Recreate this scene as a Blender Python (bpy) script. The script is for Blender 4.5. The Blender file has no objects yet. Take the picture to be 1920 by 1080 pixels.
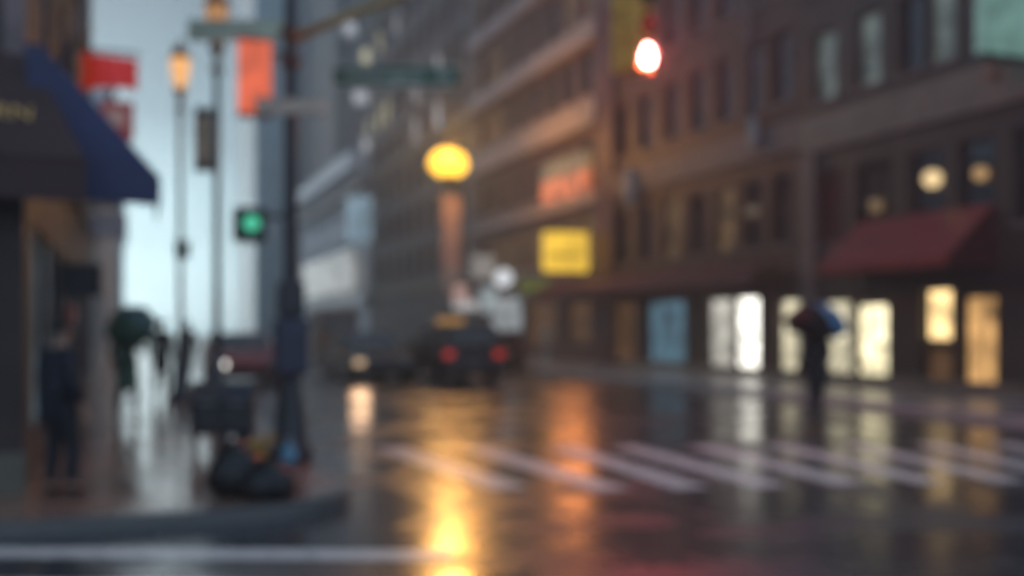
import bpy, bmesh, math, random
from mathutils import Vector, Matrix
random.seed(7)
S = bpy.context.scene
COL = S.collection
PI = math.pi
R_ = math.radians

# ------------------------------------------------------------------ camera frame (world: +Y runs along the street)
YAW = R_(20.8); FPX = 1866.7; HOR = 610.0; EYE = 1.7
FW = Vector((math.sin(YAW), math.cos(YAW), 0)); RT = Vector((math.cos(YAW), -math.sin(YAW), 0))
def W(px, py, d):
    p = FW * d + RT * ((px - 960) / FPX * d); p.z = EYE + (HOR - py) / FPX * d; return p
def G(px, py, z=0.0):
    return W(px, py, FPX * (EYE - z) / (py - HOR))
def DX(px, X):                       # depth at which column px meets the plane x = X
    return X / (FW.x + RT.x * (px - 960) / FPX)
def V(px, X):                        # street coordinate y there
    return W(px, HOR, DX(px, X)).y
def Z(px, py, X):
    return EYE + (HOR - py) / FPX * DX(px, X)

# ------------------------------------------------------------------ materials
MATS = {}
def nodes(name):
    m = bpy.data.materials.new(name); m.use_nodes = True
    nt = m.node_tree; nt.nodes.clear()
    out = nt.nodes.new('ShaderNodeOutputMaterial')
    return m, nt, out
def N(nt, t, **kw):
    n = nt.nodes.new(t)
    for k, v in kw.items():
        if k in n.inputs.keys(): n.inputs[k].default_value = v
        else: setattr(n, k, v)
    return n
def mat(name, col, rough=.6, var=.25, scale=3.0, bump=.0, metal=0., spec=.5, rvar=.1, emit=None, es=0., coords='Object', stretch=(1, 1, 1), alpha=None, trans=None):
    if name in MATS: return MATS[name]
    m, nt, out = nodes(name)
    b = N(nt, 'ShaderNodeBsdfPrincipled')
    tc = N(nt, 'ShaderNodeTexCoord'); mp = N(nt, 'ShaderNodeMapping'); mp.inputs['Scale'].default_value = stretch
    nt.links.new(tc.outputs[coords], mp.inputs[0])
    no = N(nt, 'ShaderNodeTexNoise'); no.inputs['Scale'].default_value = scale; no.inputs['Detail'].default_value = 6
    nt.links.new(mp.outputs[0], no.inputs['Vector'])
    rp = N(nt, 'ShaderNodeValToRGB')
    rp.color_ramp.elements[0].position = .3; rp.color_ramp.elements[1].position = .7
    rp.color_ramp.elements[0].color = [c * (1 - var) for c in col] + [1]
    rp.color_ramp.elements[1].color = [min(1, c * (1 + var)) for c in col] + [1]
    nt.links.new(no.outputs['Fac'], rp.inputs[0]); nt.links.new(rp.outputs[0], b.inputs['Base Color'])
    mr = N(nt, 'ShaderNodeMapRange'); mr.inputs['To Min'].default_value = max(0, rough - rvar); mr.inputs['To Max'].default_value = min(1, rough + rvar)
    nt.links.new(no.outputs['Fac'], mr.inputs[0]); nt.links.new(mr.outputs[0], b.inputs['Roughness'])
    b.inputs['Metallic'].default_value = metal; b.inputs['Specular IOR Level'].default_value = spec
    if bump:
        bp = N(nt, 'ShaderNodeBump'); bp.inputs['Strength'].default_value = bump; bp.inputs['Distance'].default_value = .02
        nt.links.new(no.outputs['Fac'], bp.inputs['Height']); nt.links.new(bp.outputs[0], b.inputs['Normal'])
    if emit:
        b.inputs['Emission Color'].default_value = list(emit) + [1]; b.inputs['Emission Strength'].default_value = es
    sh = b.outputs[0]
    if trans:
        tr = N(nt, 'ShaderNodeBsdfTranslucent'); tr.inputs[0].default_value = list(trans) + [1]
        mx = N(nt, 'ShaderNodeMixShader'); mx.inputs[0].default_value = .6
        nt.links.new(sh, mx.inputs[1]); nt.links.new(tr.outputs[0], mx.inputs[2]); sh = mx.outputs[0]
    nt.links.new(sh, out.inputs[0])
    MATS[name] = m; return m
def glow(name, col, es, var=.5, scale=1.2, base=(.05, .05, .05)):
    """something that gives off light, a little uneven (things inside a lit window)"""
    if name in MATS: return MATS[name]
    m, nt, out = nodes(name)
    b = N(nt, 'ShaderNodeBsdfPrincipled'); b.inputs['Base Color'].default_value = list(base) + [1]; b.inputs['Roughness'].default_value = .15
    b.inputs['Emission Color'].default_value = list(col) + [1]
    tc = N(nt, 'ShaderNodeTexCoord'); no = N(nt, 'ShaderNodeTexNoise'); no.inputs['Scale'].default_value = scale; no.inputs['Detail'].default_value = 3
    nt.links.new(tc.outputs['Object'], no.inputs['Vector'])
    mr = N(nt, 'ShaderNodeMapRange'); mr.inputs['From Min'].default_value = .3; mr.inputs['From Max'].default_value = .7
    mr.inputs['To Min'].default_value = es * (1 - var); mr.inputs['To Max'].default_value = es * (1 + var)
    nt.links.new(no.outputs['Fac'], mr.inputs[0]); nt.links.new(mr.outputs[0], b.inputs['Emission Strength'])
    nt.links.new(b.outputs[0], out.inputs[0])
    MATS[name] = m; return m
def brick(name, c1, c2, mortar, axis='x', bw=.23, rh=.075, rough=.55, ms=.012, metal=0, bump=.3):
    if name in MATS: return MATS[name]
    m, nt, out = nodes(name)
    b = N(nt, 'ShaderNodeBsdfPrincipled')
    tc = N(nt, 'ShaderNodeTexCoord'); sp = N(nt, 'ShaderNodeSeparateXYZ'); cb = N(nt, 'ShaderNodeCombineXYZ')
    nt.links.new(tc.outputs['Object'], sp.inputs[0])
    order = {'x': (1, 2, 0), 'y': (0, 2, 1), 'z': (0, 1, 2)}[axis]
    for i, o in enumerate(order): nt.links.new(sp.outputs[o], cb.inputs[i])
    br = N(nt, 'ShaderNodeTexBrick'); br.inputs['Scale'].default_value = 1; br.inputs['Brick Width'].default_value = bw
    br.inputs['Row Height'].default_value = rh; br.inputs['Mortar Size'].default_value = ms
    br.inputs['Color1'].default_value = list(c1) + [1]; br.inputs['Color2'].default_value = list(c2) + [1]; br.inputs['Mortar'].default_value = list(mortar) + [1]
    nt.links.new(cb.outputs[0], br.inputs['Vector'])
    no = N(nt, 'ShaderNodeTexNoise'); no.inputs['Scale'].default_value = .7; no.inputs['Detail'].default_value = 7
    nt.links.new(tc.outputs['Object'], no.inputs['Vector'])
    mr = N(nt, 'ShaderNodeMapRange'); mr.inputs['From Min'].default_value = .3; mr.inputs['From Max'].default_value = .7; mr.inputs['To Min'].default_value = .6; mr.inputs['To Max'].default_value = 1.25
    nt.links.new(no.outputs['Fac'], mr.inputs[0])
    mx = N(nt, 'ShaderNodeVectorMath', operation='SCALE'); nt.links.new(br.outputs['Color'], mx.inputs[0]); nt.links.new(mr.outputs[0], mx.inputs['Scale'])
    nt.links.new(mx.outputs[0], b.inputs['Base Color'])
    b.inputs['Roughness'].default_value = rough; b.inputs['Metallic'].default_value = metal
    bp = N(nt, 'ShaderNodeBump'); bp.inputs['Strength'].default_value = bump; bp.inputs['Distance'].default_value = .01; bp.invert = True
    nt.links.new(br.outputs['Fac'], bp.inputs['Height']); nt.links.new(bp.outputs[0], b.inputs['Normal'])
    nt.links.new(b.outputs[0], out.inputs[0]); MATS[name] = m; return m
def wet(name, base, dark, scale=2.2, r0=.10, r1=.30, bump=.25, ior=1.5, paver=None, dist=.012, lo=.38, hi=.66, ps=.55):
    """rain-wet ground: water film of uneven gloss over a dark surface"""
    m, nt, out = nodes(name)
    b = N(nt, 'ShaderNodeBsdfPrincipled'); b.inputs['IOR'].default_value = ior
    tc = N(nt, 'ShaderNodeTexCoord')
    n1 = N(nt, 'ShaderNodeTexNoise'); n1.inputs['Scale'].default_value = ps; n1.inputs['Detail'].default_value = 6; n1.inputs['Roughness'].default_value = .6
    n2 = N(nt, 'ShaderNodeTexNoise'); n2.inputs['Scale'].default_value = scale; n2.inputs['Detail'].default_value = 4
    n3 = N(nt, 'ShaderNodeTexNoise'); n3.inputs['Scale'].default_value = 60; n3.inputs['Detail'].default_value = 4
    for n in (n1, n2, n3): nt.links.new(tc.outputs['Object'], n.inputs['Vector'])
    mixc = N(nt, 'ShaderNodeMix', data_type='RGBA'); mixc.inputs['A'].default_value = list(dark) + [1]; mixc.inputs['B'].default_value = list(base) + [1]
    if paver:
        br = N(nt, 'ShaderNodeTexBrick'); br.inputs['Scale'].default_value = 1; br.inputs['Brick Width'].default_value = paver[0]; br.inputs['Row Height'].default_value = paver[1]
        br.inputs['Mortar Size'].default_value = .008
        br.inputs['Color1'].default_value = list(base) + [1]; br.inputs['Color2'].default_value = [c * .65 for c in base] + [1]; br.inputs['Mortar'].default_value = list(dark) + [1]
        nt.links.new(tc.outputs['Object'], br.inputs['Vector']); nt.links.new(br.outputs['Color'], mixc.inputs['B'])
    nt.links.new(n1.outputs['Fac'], mixc.inputs['Factor'])
    nt.links.new(mixc.outputs['Result'], b.inputs['Base Color'])
    mr = N(nt, 'ShaderNodeMapRange'); mr.inputs['From Min'].default_value = lo; mr.inputs['From Max'].default_value = hi
    mr.inputs['To Min'].default_value = r0; mr.inputs['To Max'].default_value = r1
    nt.links.new(n1.outputs['Fac'], mr.inputs[0]); nt.links.new(mr.outputs[0], b.inputs['Roughness'])
    ad = N(nt, 'ShaderNodeMath', operation='MULTIPLY_ADD'); ad.inputs[1].default_value = .13
    nt.links.new(n3.outputs['Fac'], ad.inputs[0]); nt.links.new(n2.outputs['Fac'], ad.inputs[2])
    bp = N(nt, 'ShaderNodeBump'); bp.inputs['Strength'].default_value = bump; bp.inputs['Distance'].default_value = dist
    nt.links.new(ad.outputs[0], bp.inputs['Height']); nt.links.new(bp.outputs[0], b.inputs['Normal'])
    nt.links.new(b.outputs[0], out.inputs[0]); return m

# ------------------------------------------------------------------ mesh builder
class MB:
    def __init__(s): s.bm = bmesh.new(); s.mi = 0
    def face(s, pts):
        f = s.bm.faces.new([s.bm.verts.new(p) for p in pts]); f.material_index = s.mi; return f
    def box(s, x0, x1, y0, y1, z0, z1, bev=0, M=None):
        x0, x1 = min(x0, x1), max(x0, x1); y0, y1 = min(y0, y1), max(y0, y1); z0, z1 = min(z0, z1), max(z0, z1)
        vs = [s.bm.verts.new((x, y, z)) for z in (z0, z1) for y in (y0, y1) for x in (x0, x1)]
        fs = [s.bm.faces.new([vs[i] for i in q]) for q in ((0, 2, 3, 1), (4, 5, 7, 6), (0, 1, 5, 4), (2, 6, 7, 3), (0, 4, 6, 2), (1, 3, 7, 5))]
        for f in fs: f.material_index = s.mi
        if bev:
            es = list({e for f in fs for e in f.edges})
            r = bmesh.ops.bevel(s.bm, geom=es, offset=bev, segments=2, affect='EDGES', profile=.5)
            vs = list({v for f in r['faces'] for v in f.verts} | {v for v in vs if v.is_valid})
        if M is not None: bmesh.ops.transform(s.bm, matrix=M, verts=vs)
        return s
    def tube(s, pts, rad, n=12, cap=True):
        pts = [Vector(p) for p in pts]
        if not hasattr(rad, '__len__'): rad = [rad] * len(pts)
        rings = []
        up = Vector((0, 0, 1))
        for i, p in enumerate(pts):
            d = (pts[min(i + 1, len(pts) - 1)] - pts[max(i - 1, 0)])
            d = d.normalized() if d.length > 1e-9 else Vector((0, 0, 1))
            a = d.cross(up if abs(d.z) < .95 else Vector((1, 0, 0))).normalized(); b = d.cross(a)
            rings.append([s.bm.verts.new(p + (a * math.cos(2 * PI * k / n) + b * math.sin(2 * PI * k / n)) * rad[i]) for k in range(n)])
        for r0, r1 in zip(rings, rings[1:]):
            for k in range(n):
                f = s.bm.faces.new((r0[k], r0[(k + 1) % n], r1[(k + 1) % n], r1[k])); f.smooth = True; f.material_index = s.mi
        if cap:
            for r in (rings[0], rings[-1]): s.bm.faces.new(r).material_index = s.mi
        return s
    def lathe(s, prof, c=(0, 0, 0), n=16):       # prof: (radius, z)
        c = Vector(c)
        return s.tube([c + Vector((0, 0, z)) for r, z in prof], [max(r, .001) for r, z in prof], n)
    def prism(s, pts, d):                        # polygon (3-D points) swept by vector d
        d = Vector(d); a = [s.bm.verts.new(p) for p in pts]; b = [s.bm.verts.new(Vector(p) + d) for p in pts]
        n = len(a)
        for f in [s.bm.faces.new(a), s.bm.faces.new(b[::-1])] + [s.bm.faces.new((a[i], b[i], b[(i + 1) % n], a[(i + 1) % n])) for i in range(n)]: f.material_index = s.mi
        return s
    def ball(s, c, r, sx=1, sy=1, sz=1, seg=16, rings=10):
        M = Matrix.Translation(c) @ Matrix.Diagonal((r * sx, r * sy, r * sz, 1))
        g = bmesh.ops.create_uvsphere(s.bm, u_segments=seg, v_segments=rings, radius=1, matrix=M)
        for v in g['verts']:
            for f in v.link_faces: f.smooth = True; f.material_index = s.mi
        return s
    def build(s, name, m, parent=None, origin=None, kind=None):
        bmesh.ops.remove_doubles(s.bm, verts=s.bm.verts, dist=1e-5)
        bmesh.ops.recalc_face_normals(s.bm, faces=s.bm.faces)
        if parent is not None and origin is None: origin = parent.get('_o')
        if origin is not None:
            o = Vector(origin)
            for v in s.bm.verts: v.co -= o
        me = bpy.data.meshes.new(name); s.bm.to_mesh(me); s.bm.free()
        for mm in (m if isinstance(m, (list, tuple)) else [m]): me.materials.append(mm)
        o = bpy.data.objects.new(name, me); COL.objects.link(o)
        if parent is not None:
            o.parent = parent
            if parent.get('_o') is not None: ORI[o.name] = 1; o['_o'] = parent['_o']
        if kind: o['kind'] = kind
        return o
ORI = {}
def tag(o, label, cat, group=None, kind=None):
    o['label'] = label; o['category'] = cat
    if group: o['group'] = group
    if kind: o['kind'] = kind
    return o
def thing(name, loc, label, cat, rz=0, group=None, world=False):
    """world=True: the parts are modelled in world coordinates and moved under the empty"""
    o = bpy.data.objects.new(name, None); COL.objects.link(o); o.location = loc; o.rotation_euler = (0, 0, rz)
    o.empty_display_size = .3
    if world: o['_o'] = list(loc)
    return tag(o, label, cat, group)
def mesh_thing(mb, name, m, loc, label, cat, group=None):
    o = mb.build(name, m, origin=loc); o.location = loc; return tag(o, label, cat, group)
def copy_tree(o, parent=None):
    c = o.copy(); COL.objects.link(c); c.parent = parent
    for ch in list(o.children): copy_tree(ch, c)
    return c
def text(name, s, size, m, parent, M, depth=.004):
    cu = bpy.data.curves.new(name, 'FONT'); cu.body = s; cu.size = size; cu.extrude = depth; cu.align_x = 'CENTER'; cu.align_y = 'CENTER'
    t = bpy.data.objects.new(name + '_tmp', cu); COL.objects.link(t)
    dg = bpy.context.evaluated_depsgraph_get(); me = bpy.data.meshes.new_from_object(t.evaluated_get(dg))
    bpy.data.objects.remove(t); me.transform(M)
    if parent.get('_o') is not None: me.transform(Matrix.Translation(-Vector(parent['_o'])))
    me.materials.clear(); me.materials.append(m)
    o = bpy.data.objects.new(name, me); COL.objects.link(o); o.parent = parent; return o

# common materials
M_black = mat('black_metal', (.02, .02, .022), .35, metal=.3, rvar=.12)
M_pole = mat('dark_pole_paint', (.035, .035, .042), .32, scale=5, rvar=.1)
M_bluepole = mat('blue_grey_pole_paint', (.09, .105, .12), .35, scale=5)
M_steel = mat('galvanised_steel', (.30, .31, .32), .42, metal=.6, scale=6)
M_frame = mat('window_frame_paint', (.05, .042, .038), .5)
M_palef = mat('pale_window_frame', (.34, .29, .28), .55)
M_stone = mat('brown_sandstone', (.15, .12, .105), .6, scale=1.3, bump=.2)
M_pale = mat('pale_limestone', (.33, .29, .28), .6, scale=1.3, bump=.2)
M_greyst = mat('grey_stone', (.19, .172, .13), .6, scale=1.1, bump=.2)
M_glass = mat('dark_glass', (.012, .014, .016), .06, spec=.8, rvar=.03, scale=.8)
M_bglass = mat('blue_tint_glass', (.10, .14, .155), .08, spec=.9, rvar=.04, scale=.8)
M_rubber = mat('tyre_rubber', (.012, .012, .012), .6)
M_chrome = mat('rim_alloy', (.4, .4, .42), .3, metal=.9)
M_skin = mat('skin', (.36, .22, .16), .5, var=.08)
M_hair = mat('dark_hair', (.02, .014, .01), .5)

# ------------------------------------------------------------------ ground
road_m = wet('wet_asphalt', (.056, .064, .072), (.024, .027, .031), r0=.19, r1=.40, bump=.30, ior=1.95, lo=.46, hi=.62, ps=.8)
pave_m = wet('wet_brick_paving', (.50, .27, .19), (.22, .125, .09), scale=3.5, r0=.11, r1=.24, bump=.30, ior=1.8, paver=(.21, .105))
slab_m = wet('wet_concrete_paving', (.40, .385, .36), (.20, .19, .18), scale=2.5, r0=.2, r1=.42, bump=.3, ior=1.45, paver=(1.2, 1.2))
kerb_m = wet('wet_granite_kerb', (.22, .205, .195), (.10, .095, .09), scale=5, r0=.15, r1=.35, bump=.3, ior=1.5)
def structure(mb, name, m): return mb.build(name, m, kind='structure')
b = MB(); b.face([(-61, -13, 0), (79, -13, 0), (79, 215, 0), (-61, 215, 0)])
structure(b, 'road', road_m)
KX, KY, KR = 2.02, 8.80, 1.15
def corner_path(off):
    r = KR - off; c = (KX - KR, KY + KR)
    return [(-60, KY + off)] + [(c[0] + r * math.sin(a), c[1] - r * math.cos(a)) for a in [i * PI / 20 for i in range(11)]] + [(KX - off, 214)]
inn, outp = corner_path(.16), corner_path(0)
b = MB(); b.face([(x, y, .13) for x, y in inn] + [(-60, 214, .13)]); structure(b, 'pavement', pave_m)
b = MB()
for (p0, p1, q0, q1) in zip(outp, outp[1:], inn, inn[1:]):
    b.face([(*p0, .134), (*p1, .134), (*q1, .134), (*q0, .134)])
    b.face([(*p0, -.02), (*p1, -.02), (*p1, .134), (*p0, .134)])
    b.face([(*q0, .134), (*q1, .134), (*q1, .1), (*q0, .1)])
structure(b, 'kerb', kerb_m)
RK, RF, RY0 = 14.0, 17.9, 3.0
b = MB(); b.face([(RK + .16, RY0 + .16, .13), (70, RY0 + .16, .13), (70, 214, .13), (RK + .16, 214, .13)]); structure(b, 'pavement', slab_m)
b = MB(); b.box(RK, RK + .16, RY0, 214, -.02, .134); b.box(RK + .16, 70, RY0, RY0 + .16, -.02, .134); structure(b, 'kerb', mat('pale_kerb_stone', (.48, .46, .43), .3, bump=.2))

# painted crossing: worn bars on the asphalt
m, nt, out = nodes('worn_white_road_paint')
pb = N(nt, 'ShaderNodeBsdfPrincipled'); pb.inputs['Base Color'].default_value = (.82, .78, .72, 1); pb.inputs['Roughness'].default_value = .3
tr = N(nt, 'ShaderNodeBsdfTransparent'); tc = N(nt, 'ShaderNodeTexCoord'); no = N(nt, 'ShaderNodeTexNoise'); no.inputs['Scale'].default_value = 7; no.inputs['Detail'].default_value = 8; no.inputs['Roughness'].default_value = .7
nt.links.new(tc.outputs['Object'], no.inputs['Vector'])
rp = N(nt, 'ShaderNodeValToRGB'); rp.color_ramp.elements[0].position = .30; rp.color_ramp.elements[1].position = .47
nt.links.new(no.outputs['Fac'], rp.inputs[0]); mx = N(nt, 'ShaderNodeMixShader')
nt.links.new(rp.outputs[0], mx.inputs[0]); nt.links.new(tr.outputs[0], mx.inputs[1]); nt.links.new(pb.outputs[0], mx.inputs[2]); nt.links.new(mx.outputs[0], out.inputs[0])
paint_m = m
b = MB()
bars = [((728, 840), (958, 916)), ((893, 840), (1150, 919)), ((1052, 838), (1300, 916)), ((1168, 837), (1450, 912)), ((1310, 836), (1600, 908)),
        ((1450, 834), (1750, 905)), ((1590, 833), (1900, 903)), ((1730, 832), (2050, 902)), ((1870, 831), (2200, 901))]
for (t, u) in bars:
    p, q = G(*t), G(*u); w = Vector((.21, 0, 0))
    b.face([(p - w).xy.to_3d() + Vector((0, 0, .004)), (p + w).xy.to_3d() + Vector((0, 0, .004)), (q + w).xy.to_3d() + Vector((0, 0, .004)), (q - w).xy.to_3d() + Vector((0, 0, .004))])
structure(b, 'road_marking', paint_m)
b = MB()
p, q = G(-60, 1036), G(850, 1042)
d = (q - p).normalized(); n = Vector((-d.y, d.x, 0)) * .16
for (o_, s_) in ((0, 1), (-.95, 1)):
    k = Vector((-d.y, d.x, 0)) * o_
    b.face([(p + k - n).xy.to_3d() + Vector((0, 0, .004)), (q + k - n).xy.to_3d() + Vector((0, 0, .004)), (q + k + n).xy.to_3d() + Vector((0, 0, .004)), (p + k + n).xy.to_3d() + Vector((0, 0, .004))])
structure(b, 'road_marking', paint_m)

# ------------------------------------------------------------------ buildings
def mapper(face, P):
    if face == '-x': return lambda a, z, d: (P + d, a, z)
    if face == '+x': return lambda a, z, d: (P - d, a, z)
    return lambda a, z, d: (a, P + d, z)       # '-y'
def wall(mb, f, a0, a1, z0, z1, holes, t=.28):
    A = sorted({a0, a1, *[h[0] for h in holes], *[h[1] for h in holes]}); Zs = sorted({z0, z1, *[h[2] for h in holes], *[h[3] for h in holes]})
    A = [a for a in A if a0 <= a <= a1]; Zs = [z for z in Zs if z0 <= z <= z1]
    for i in range(len(A) - 1):
        for j in range(len(Zs) - 1):
            ca, cz = (A[i] + A[i + 1]) / 2, (Zs[j] + Zs[j + 1]) / 2
            if any(h[0] < ca < h[1] and h[2] < cz < h[3] for h in holes): continue
            mb.face([f(A[i], Zs[j], 0), f(A[i + 1], Zs[j], 0), f(A[i + 1], Zs[j + 1], 0), f(A[i], Zs[j + 1], 0)])
    for h in list(holes) + [(a0, a1, z0, z1)]:
        c = [(h[0], h[2]), (h[1], h[2]), (h[1], h[3]), (h[0], h[3])]
        for k in range(4):
            p, q = c[k], c[(k + 1) % 4]
            mb.face([f(*p, 0), f(*q, 0), f(*q, t), f(*p, t)])
def fbox(mb, f, a0, a1, z0, z1, d0, d1):
    p, q = f(a0, z0, d0), f(a1, z1, d1)
    mb.box(p[0], q[0], p[1], q[1], p[2], q[2])
def window(root, f, h, pane, frame=None, cols=2, rows=2, sill=None, t=.17, name='window', fw=.06):
    a0, a1, z0, z1 = h; frame = frame or M_frame
    mb = MB(); e = .002
    fbox(mb, f, a0 + e, a0 + fw, z0 + e, z1 - e, t, t + .07); fbox(mb, f, a1 - fw, a1 - e, z0 + e, z1 - e, t, t + .07)
    fbox(mb, f, a0 + fw, a1 - fw, z0 + e, z0 + fw, t, t + .07); fbox(mb, f, a0 + fw, a1 - fw, z1 - fw, z1 - e, t, t + .07)
    for i in range(1, cols):
        a = a0 + (a1 - a0) * i / cols; fbox(mb, f, a - fw * .3, a + fw * .3, z0 + fw, z1 - fw, t + .01, t + .06)
    for j in range(1, rows):
        z = z0 + (z1 - z0) * j / rows; fbox(mb, f, a0 + fw, a1 - fw, z - fw * .35, z + fw * .35, t + .008, t + .062)
    w = mb.build(name, frame, root)
    mb = MB(); fbox(mb, f, a0 + fw * .5, a1 - fw * .5, z0 + fw * .5, z1 - fw * .5, t + .03, t + .045); mb.build('pane', pane, w)
    if sill:
        mb = MB(); fbox(mb, f, a0 - .08, a1 + .08, z0 - .13, z0 - .003, -.07, t + .02); mb.build('sill', sill, w)
    return w
def building(name, label, f, face, a0, a1, h, depth, wm, holes, body_m=None, zb=0.0, cat='building'):
    base = f((a0 + a1) / 2, 0, depth / 2)
    r = thing(name, base, label, cat, world=True)
    mb = MB(); wall(mb, f, a0, a1, zb, h, holes); mb.build('wall', wm, r)
    mb = MB(); fbox(mb, f, a0 + .004, a1 - .004, zb, h - .02, .3, depth); mb.build('core', body_m or wm, r)
    return r
def strip(root, f, name, m, a0, a1, z0, z1, d0, d1=-.001):
    mb = MB(); fbox(mb, f, a0, a1, z0, z1, d0, d1); return mb.build(name, m, root)

fR = mapper('-x', RF)
red_brick = brick('dark_red_brick', (.066, .028, .017), (.044, .02, .012), (.048, .036, .026))
brown_brick = brick('dark_brown_brick', (.060, .048, .034), (.044, .036, .026), (.058, .048, .036))
umber_brick = brick('umber_brick', (.12, .062, .042), (.085, .045, .032), (.09, .07, .06))
curtain = glow('dim_curtain_window', (.95, .95, .78), .05, .9, 1.6)
warmdim = glow('dim_warm_window', (1, .62, .25), .10, .9, 1.2)

# --- A2: near right building (dark stone, red awning)
vA = V(1508, RF)
def H(px0, px1, py0, py1, X=RF):      # an opening on the right facade from picture measurements
    pm = (px0 + px1) / 2; v0, v1 = sorted((V(px0, X), V(px1, X))); z0, z1 = sorted((Z(pm, py0, X), Z(pm, py1, X))); return (v0, v1, z0, z1)
W_white = glow('lit_shop_white', (1, .97, .86), 2.0, .6, 1.9)
W_grey = glow('lit_shop_grey', (1, .96, .84), .46, .7, 1.9)
W_cream = glow('lit_shop_cream', (1, .88, .55), 1.5, .7, 2.0)
W_dcream = glow('lit_shop_dim_cream', (1, .90, .62), .8, .75, 2.0)
W_amber = glow('lit_shop_amber', (1, .68, .30), 1.5, .7, 2.0)
W_damber = glow('lit_shop_dim_amber', (1, .55, .2), .62, .85, 2.0)
W_brown = glow('lit_shop_low_brown', (1, .5, .2), .07, .6, 1.4)
W_blue = glow('lit_shop_blue', (.35, .72, .95), .19, .85, 2.0)
W_pale = glow('curtain_sky_glow', (.75, .95, .86), .085, .9, 1.1)  # sky reflected in the panes is put in as a faint glow
shop = [(H(1541, 1594, 562, 722), W_dcream, 1, 2), (H(1600, 1664, 568, 728), W_cream, 2, 2), (H(1728, 1784, 540, 640), W_amber, 1, 1), (H(1728, 1784, 648, 738), W_brown, 1, 1), (H(1800, 1868, 552, 745), W_damber, 2, 1)]
for px in (1935, 2010, 2120): shop.append((H(px, px + 58, 545, 760), W_brown, 2, 2))
z0, z1 = 3.95, 5.95
upper = []
for k, px in enumerate((1518, 1604, 1702, 1795, 1900, 2010, 2130)):
    v = sorted((V(px, RF), V(px + 62 + k * 3, RF))); upper.append((v[0], v[1], z0, z1))
third = []
for k, px in enumerate((1524, 1604, 1684, 1738, 1838, 1940, 2060)):
    v = sorted((V(px, RF), V(px + 44 + k * 3, RF))); third.append((v[0], v[1], 7.95, 9.9))
A2 = building('stone_building', 'dark brown stone corner building with the red awning and glowing upstairs lamps', fR, '-x', 4.0, vA, 11.7, 9, brown_brick, [s[0] for s in shop] + upper + third)
for h, m_, c, r in shop: window(A2, fR, h, m_, cols=c, rows=r, name='shop_window')
for i, h in enumerate(upper): window(A2, fR, h, M_glass if i not in (0,) else mat('red_blind', (.09, .018, .014), .5), cols=1, rows=2, sill=M_stone)
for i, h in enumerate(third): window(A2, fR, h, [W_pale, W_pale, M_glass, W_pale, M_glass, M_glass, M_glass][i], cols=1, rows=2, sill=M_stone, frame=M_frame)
strip(A2, fR, 'belt_course', M_greyst, 4.0, vA, 6.55, 7.55, -.14); strip(A2, fR, 'cornice', M_greyst, 3.9, vA, 11.1, 11.85, -.4)
strip(A2, fR, 'plinth', M_greyst, 4.0, vA, .13, .42, -.05)
strip(A2, fR, 'fascia', mat('dark_fascia', (.035, .03, .03), .4), 4.0, vA - 2.2, 2.62, 2.95, -.08)
strip(A2, fR, 'pilaster', M_stone, vA - .6, vA - .02, .13, 6.5, -.18)

# globe lamps glowing inside the upstairs windows (hang behind the glass plane, in the opening)
def globe(px, py, r, m_, label):
    p = W(px, py, DX(px, RF + .02)); o = thing('pendant_lamp', p, label, 'lamp', group='globe lamps in the upstairs windows')
    MB().ball((0, 0, 0), r).build('globe', m_, o); MB().tube([(0, 0, r * .95), (0, 0, r + 1.0)], .012, 6).build('cord', M_black, o)
    MB().lathe([(r * .45, r * .86), (r * .3, r + .05), (.02, r + .09)]).build('cap', M_black, o)
globe(1748, 335, .21, glow('globe_glow', (1, .72, .36), 1.0, .15), 'brighter round amber globe lamp in the upstairs window above the red awning')
globe(1838, 325, .16, glow('globe_glow_dim', (1, .60, .25), .42, .15), 'dimmer amber globe lamp in the upstairs window at the right end of the awning')
globe(1642, 385, .17, glow('globe_glow_faint', (1, .66, .3), .16, .15), 'faint small amber globe just over the far top edge of the red awning')
globe(1412, 396, .20, glow('globe_glow_tan', (1, .72, .45), .09, .15), 'barely lit tan globe in the narrow upstairs windows left of the red awning')

# red awning
red_cloth = mat('red_awning_canvas', (.20, .022, .018), .5, var=.2, scale=2)
v0, v1 = V(1865, RF), V(1612, RF); zt, zm, zb, pr = 4.42, 3.22, 2.98, 1.35
aw = thing('awning', (RF, (v0 + v1) / 2, 0), 'deep red sloping shop awning over the amber-lit windows at right', 'awning', world=True)
MB().prism([(RF - .01, v0, zt), (RF - pr, v0, zm), (RF - pr, v0, zm - .03), (RF - .01, v0, zt - .03)], (0, v1 - v0, 0)).build('canopy', red_cloth, aw)
for (va, vb) in ((v0 - .012, v0 - .002), (v1 + .002, v1 + .012)):
    MB().prism([(RF - .01, va, zt - .01), (RF - pr, va, zm - .01), (RF - pr, va, zb), (RF - .01, va, zb)], (0, vb - va, 0)).build('side_panel', mat('dark_red_canvas', (.085, .012, .012), .5), aw)
b = MB(); k = 14
for i in range(k):
    a, c = v0 + (v1 - v0) * i / k, v0 + (v1 - v0) * (i + 1) / k; mdl = (a + c) / 2
    b.prism([(RF - pr - .004, a, zm - .03), (RF - pr - .004, c, zm - .03), (RF - pr - .004, c, zb + .06), (RF - pr - .004, mdl, zb), (RF - pr - .004, a, zb + .06)], (-.012, 0, 0))
b.build('valance', red_cloth, aw)
for vv in (v0 + .05, v1 - .05): MB().tube([(RF - .02, vv, zm), (RF - pr + .03, vv, zm - .06)], .018, 8).build('bracket', M_black, aw)

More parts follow.
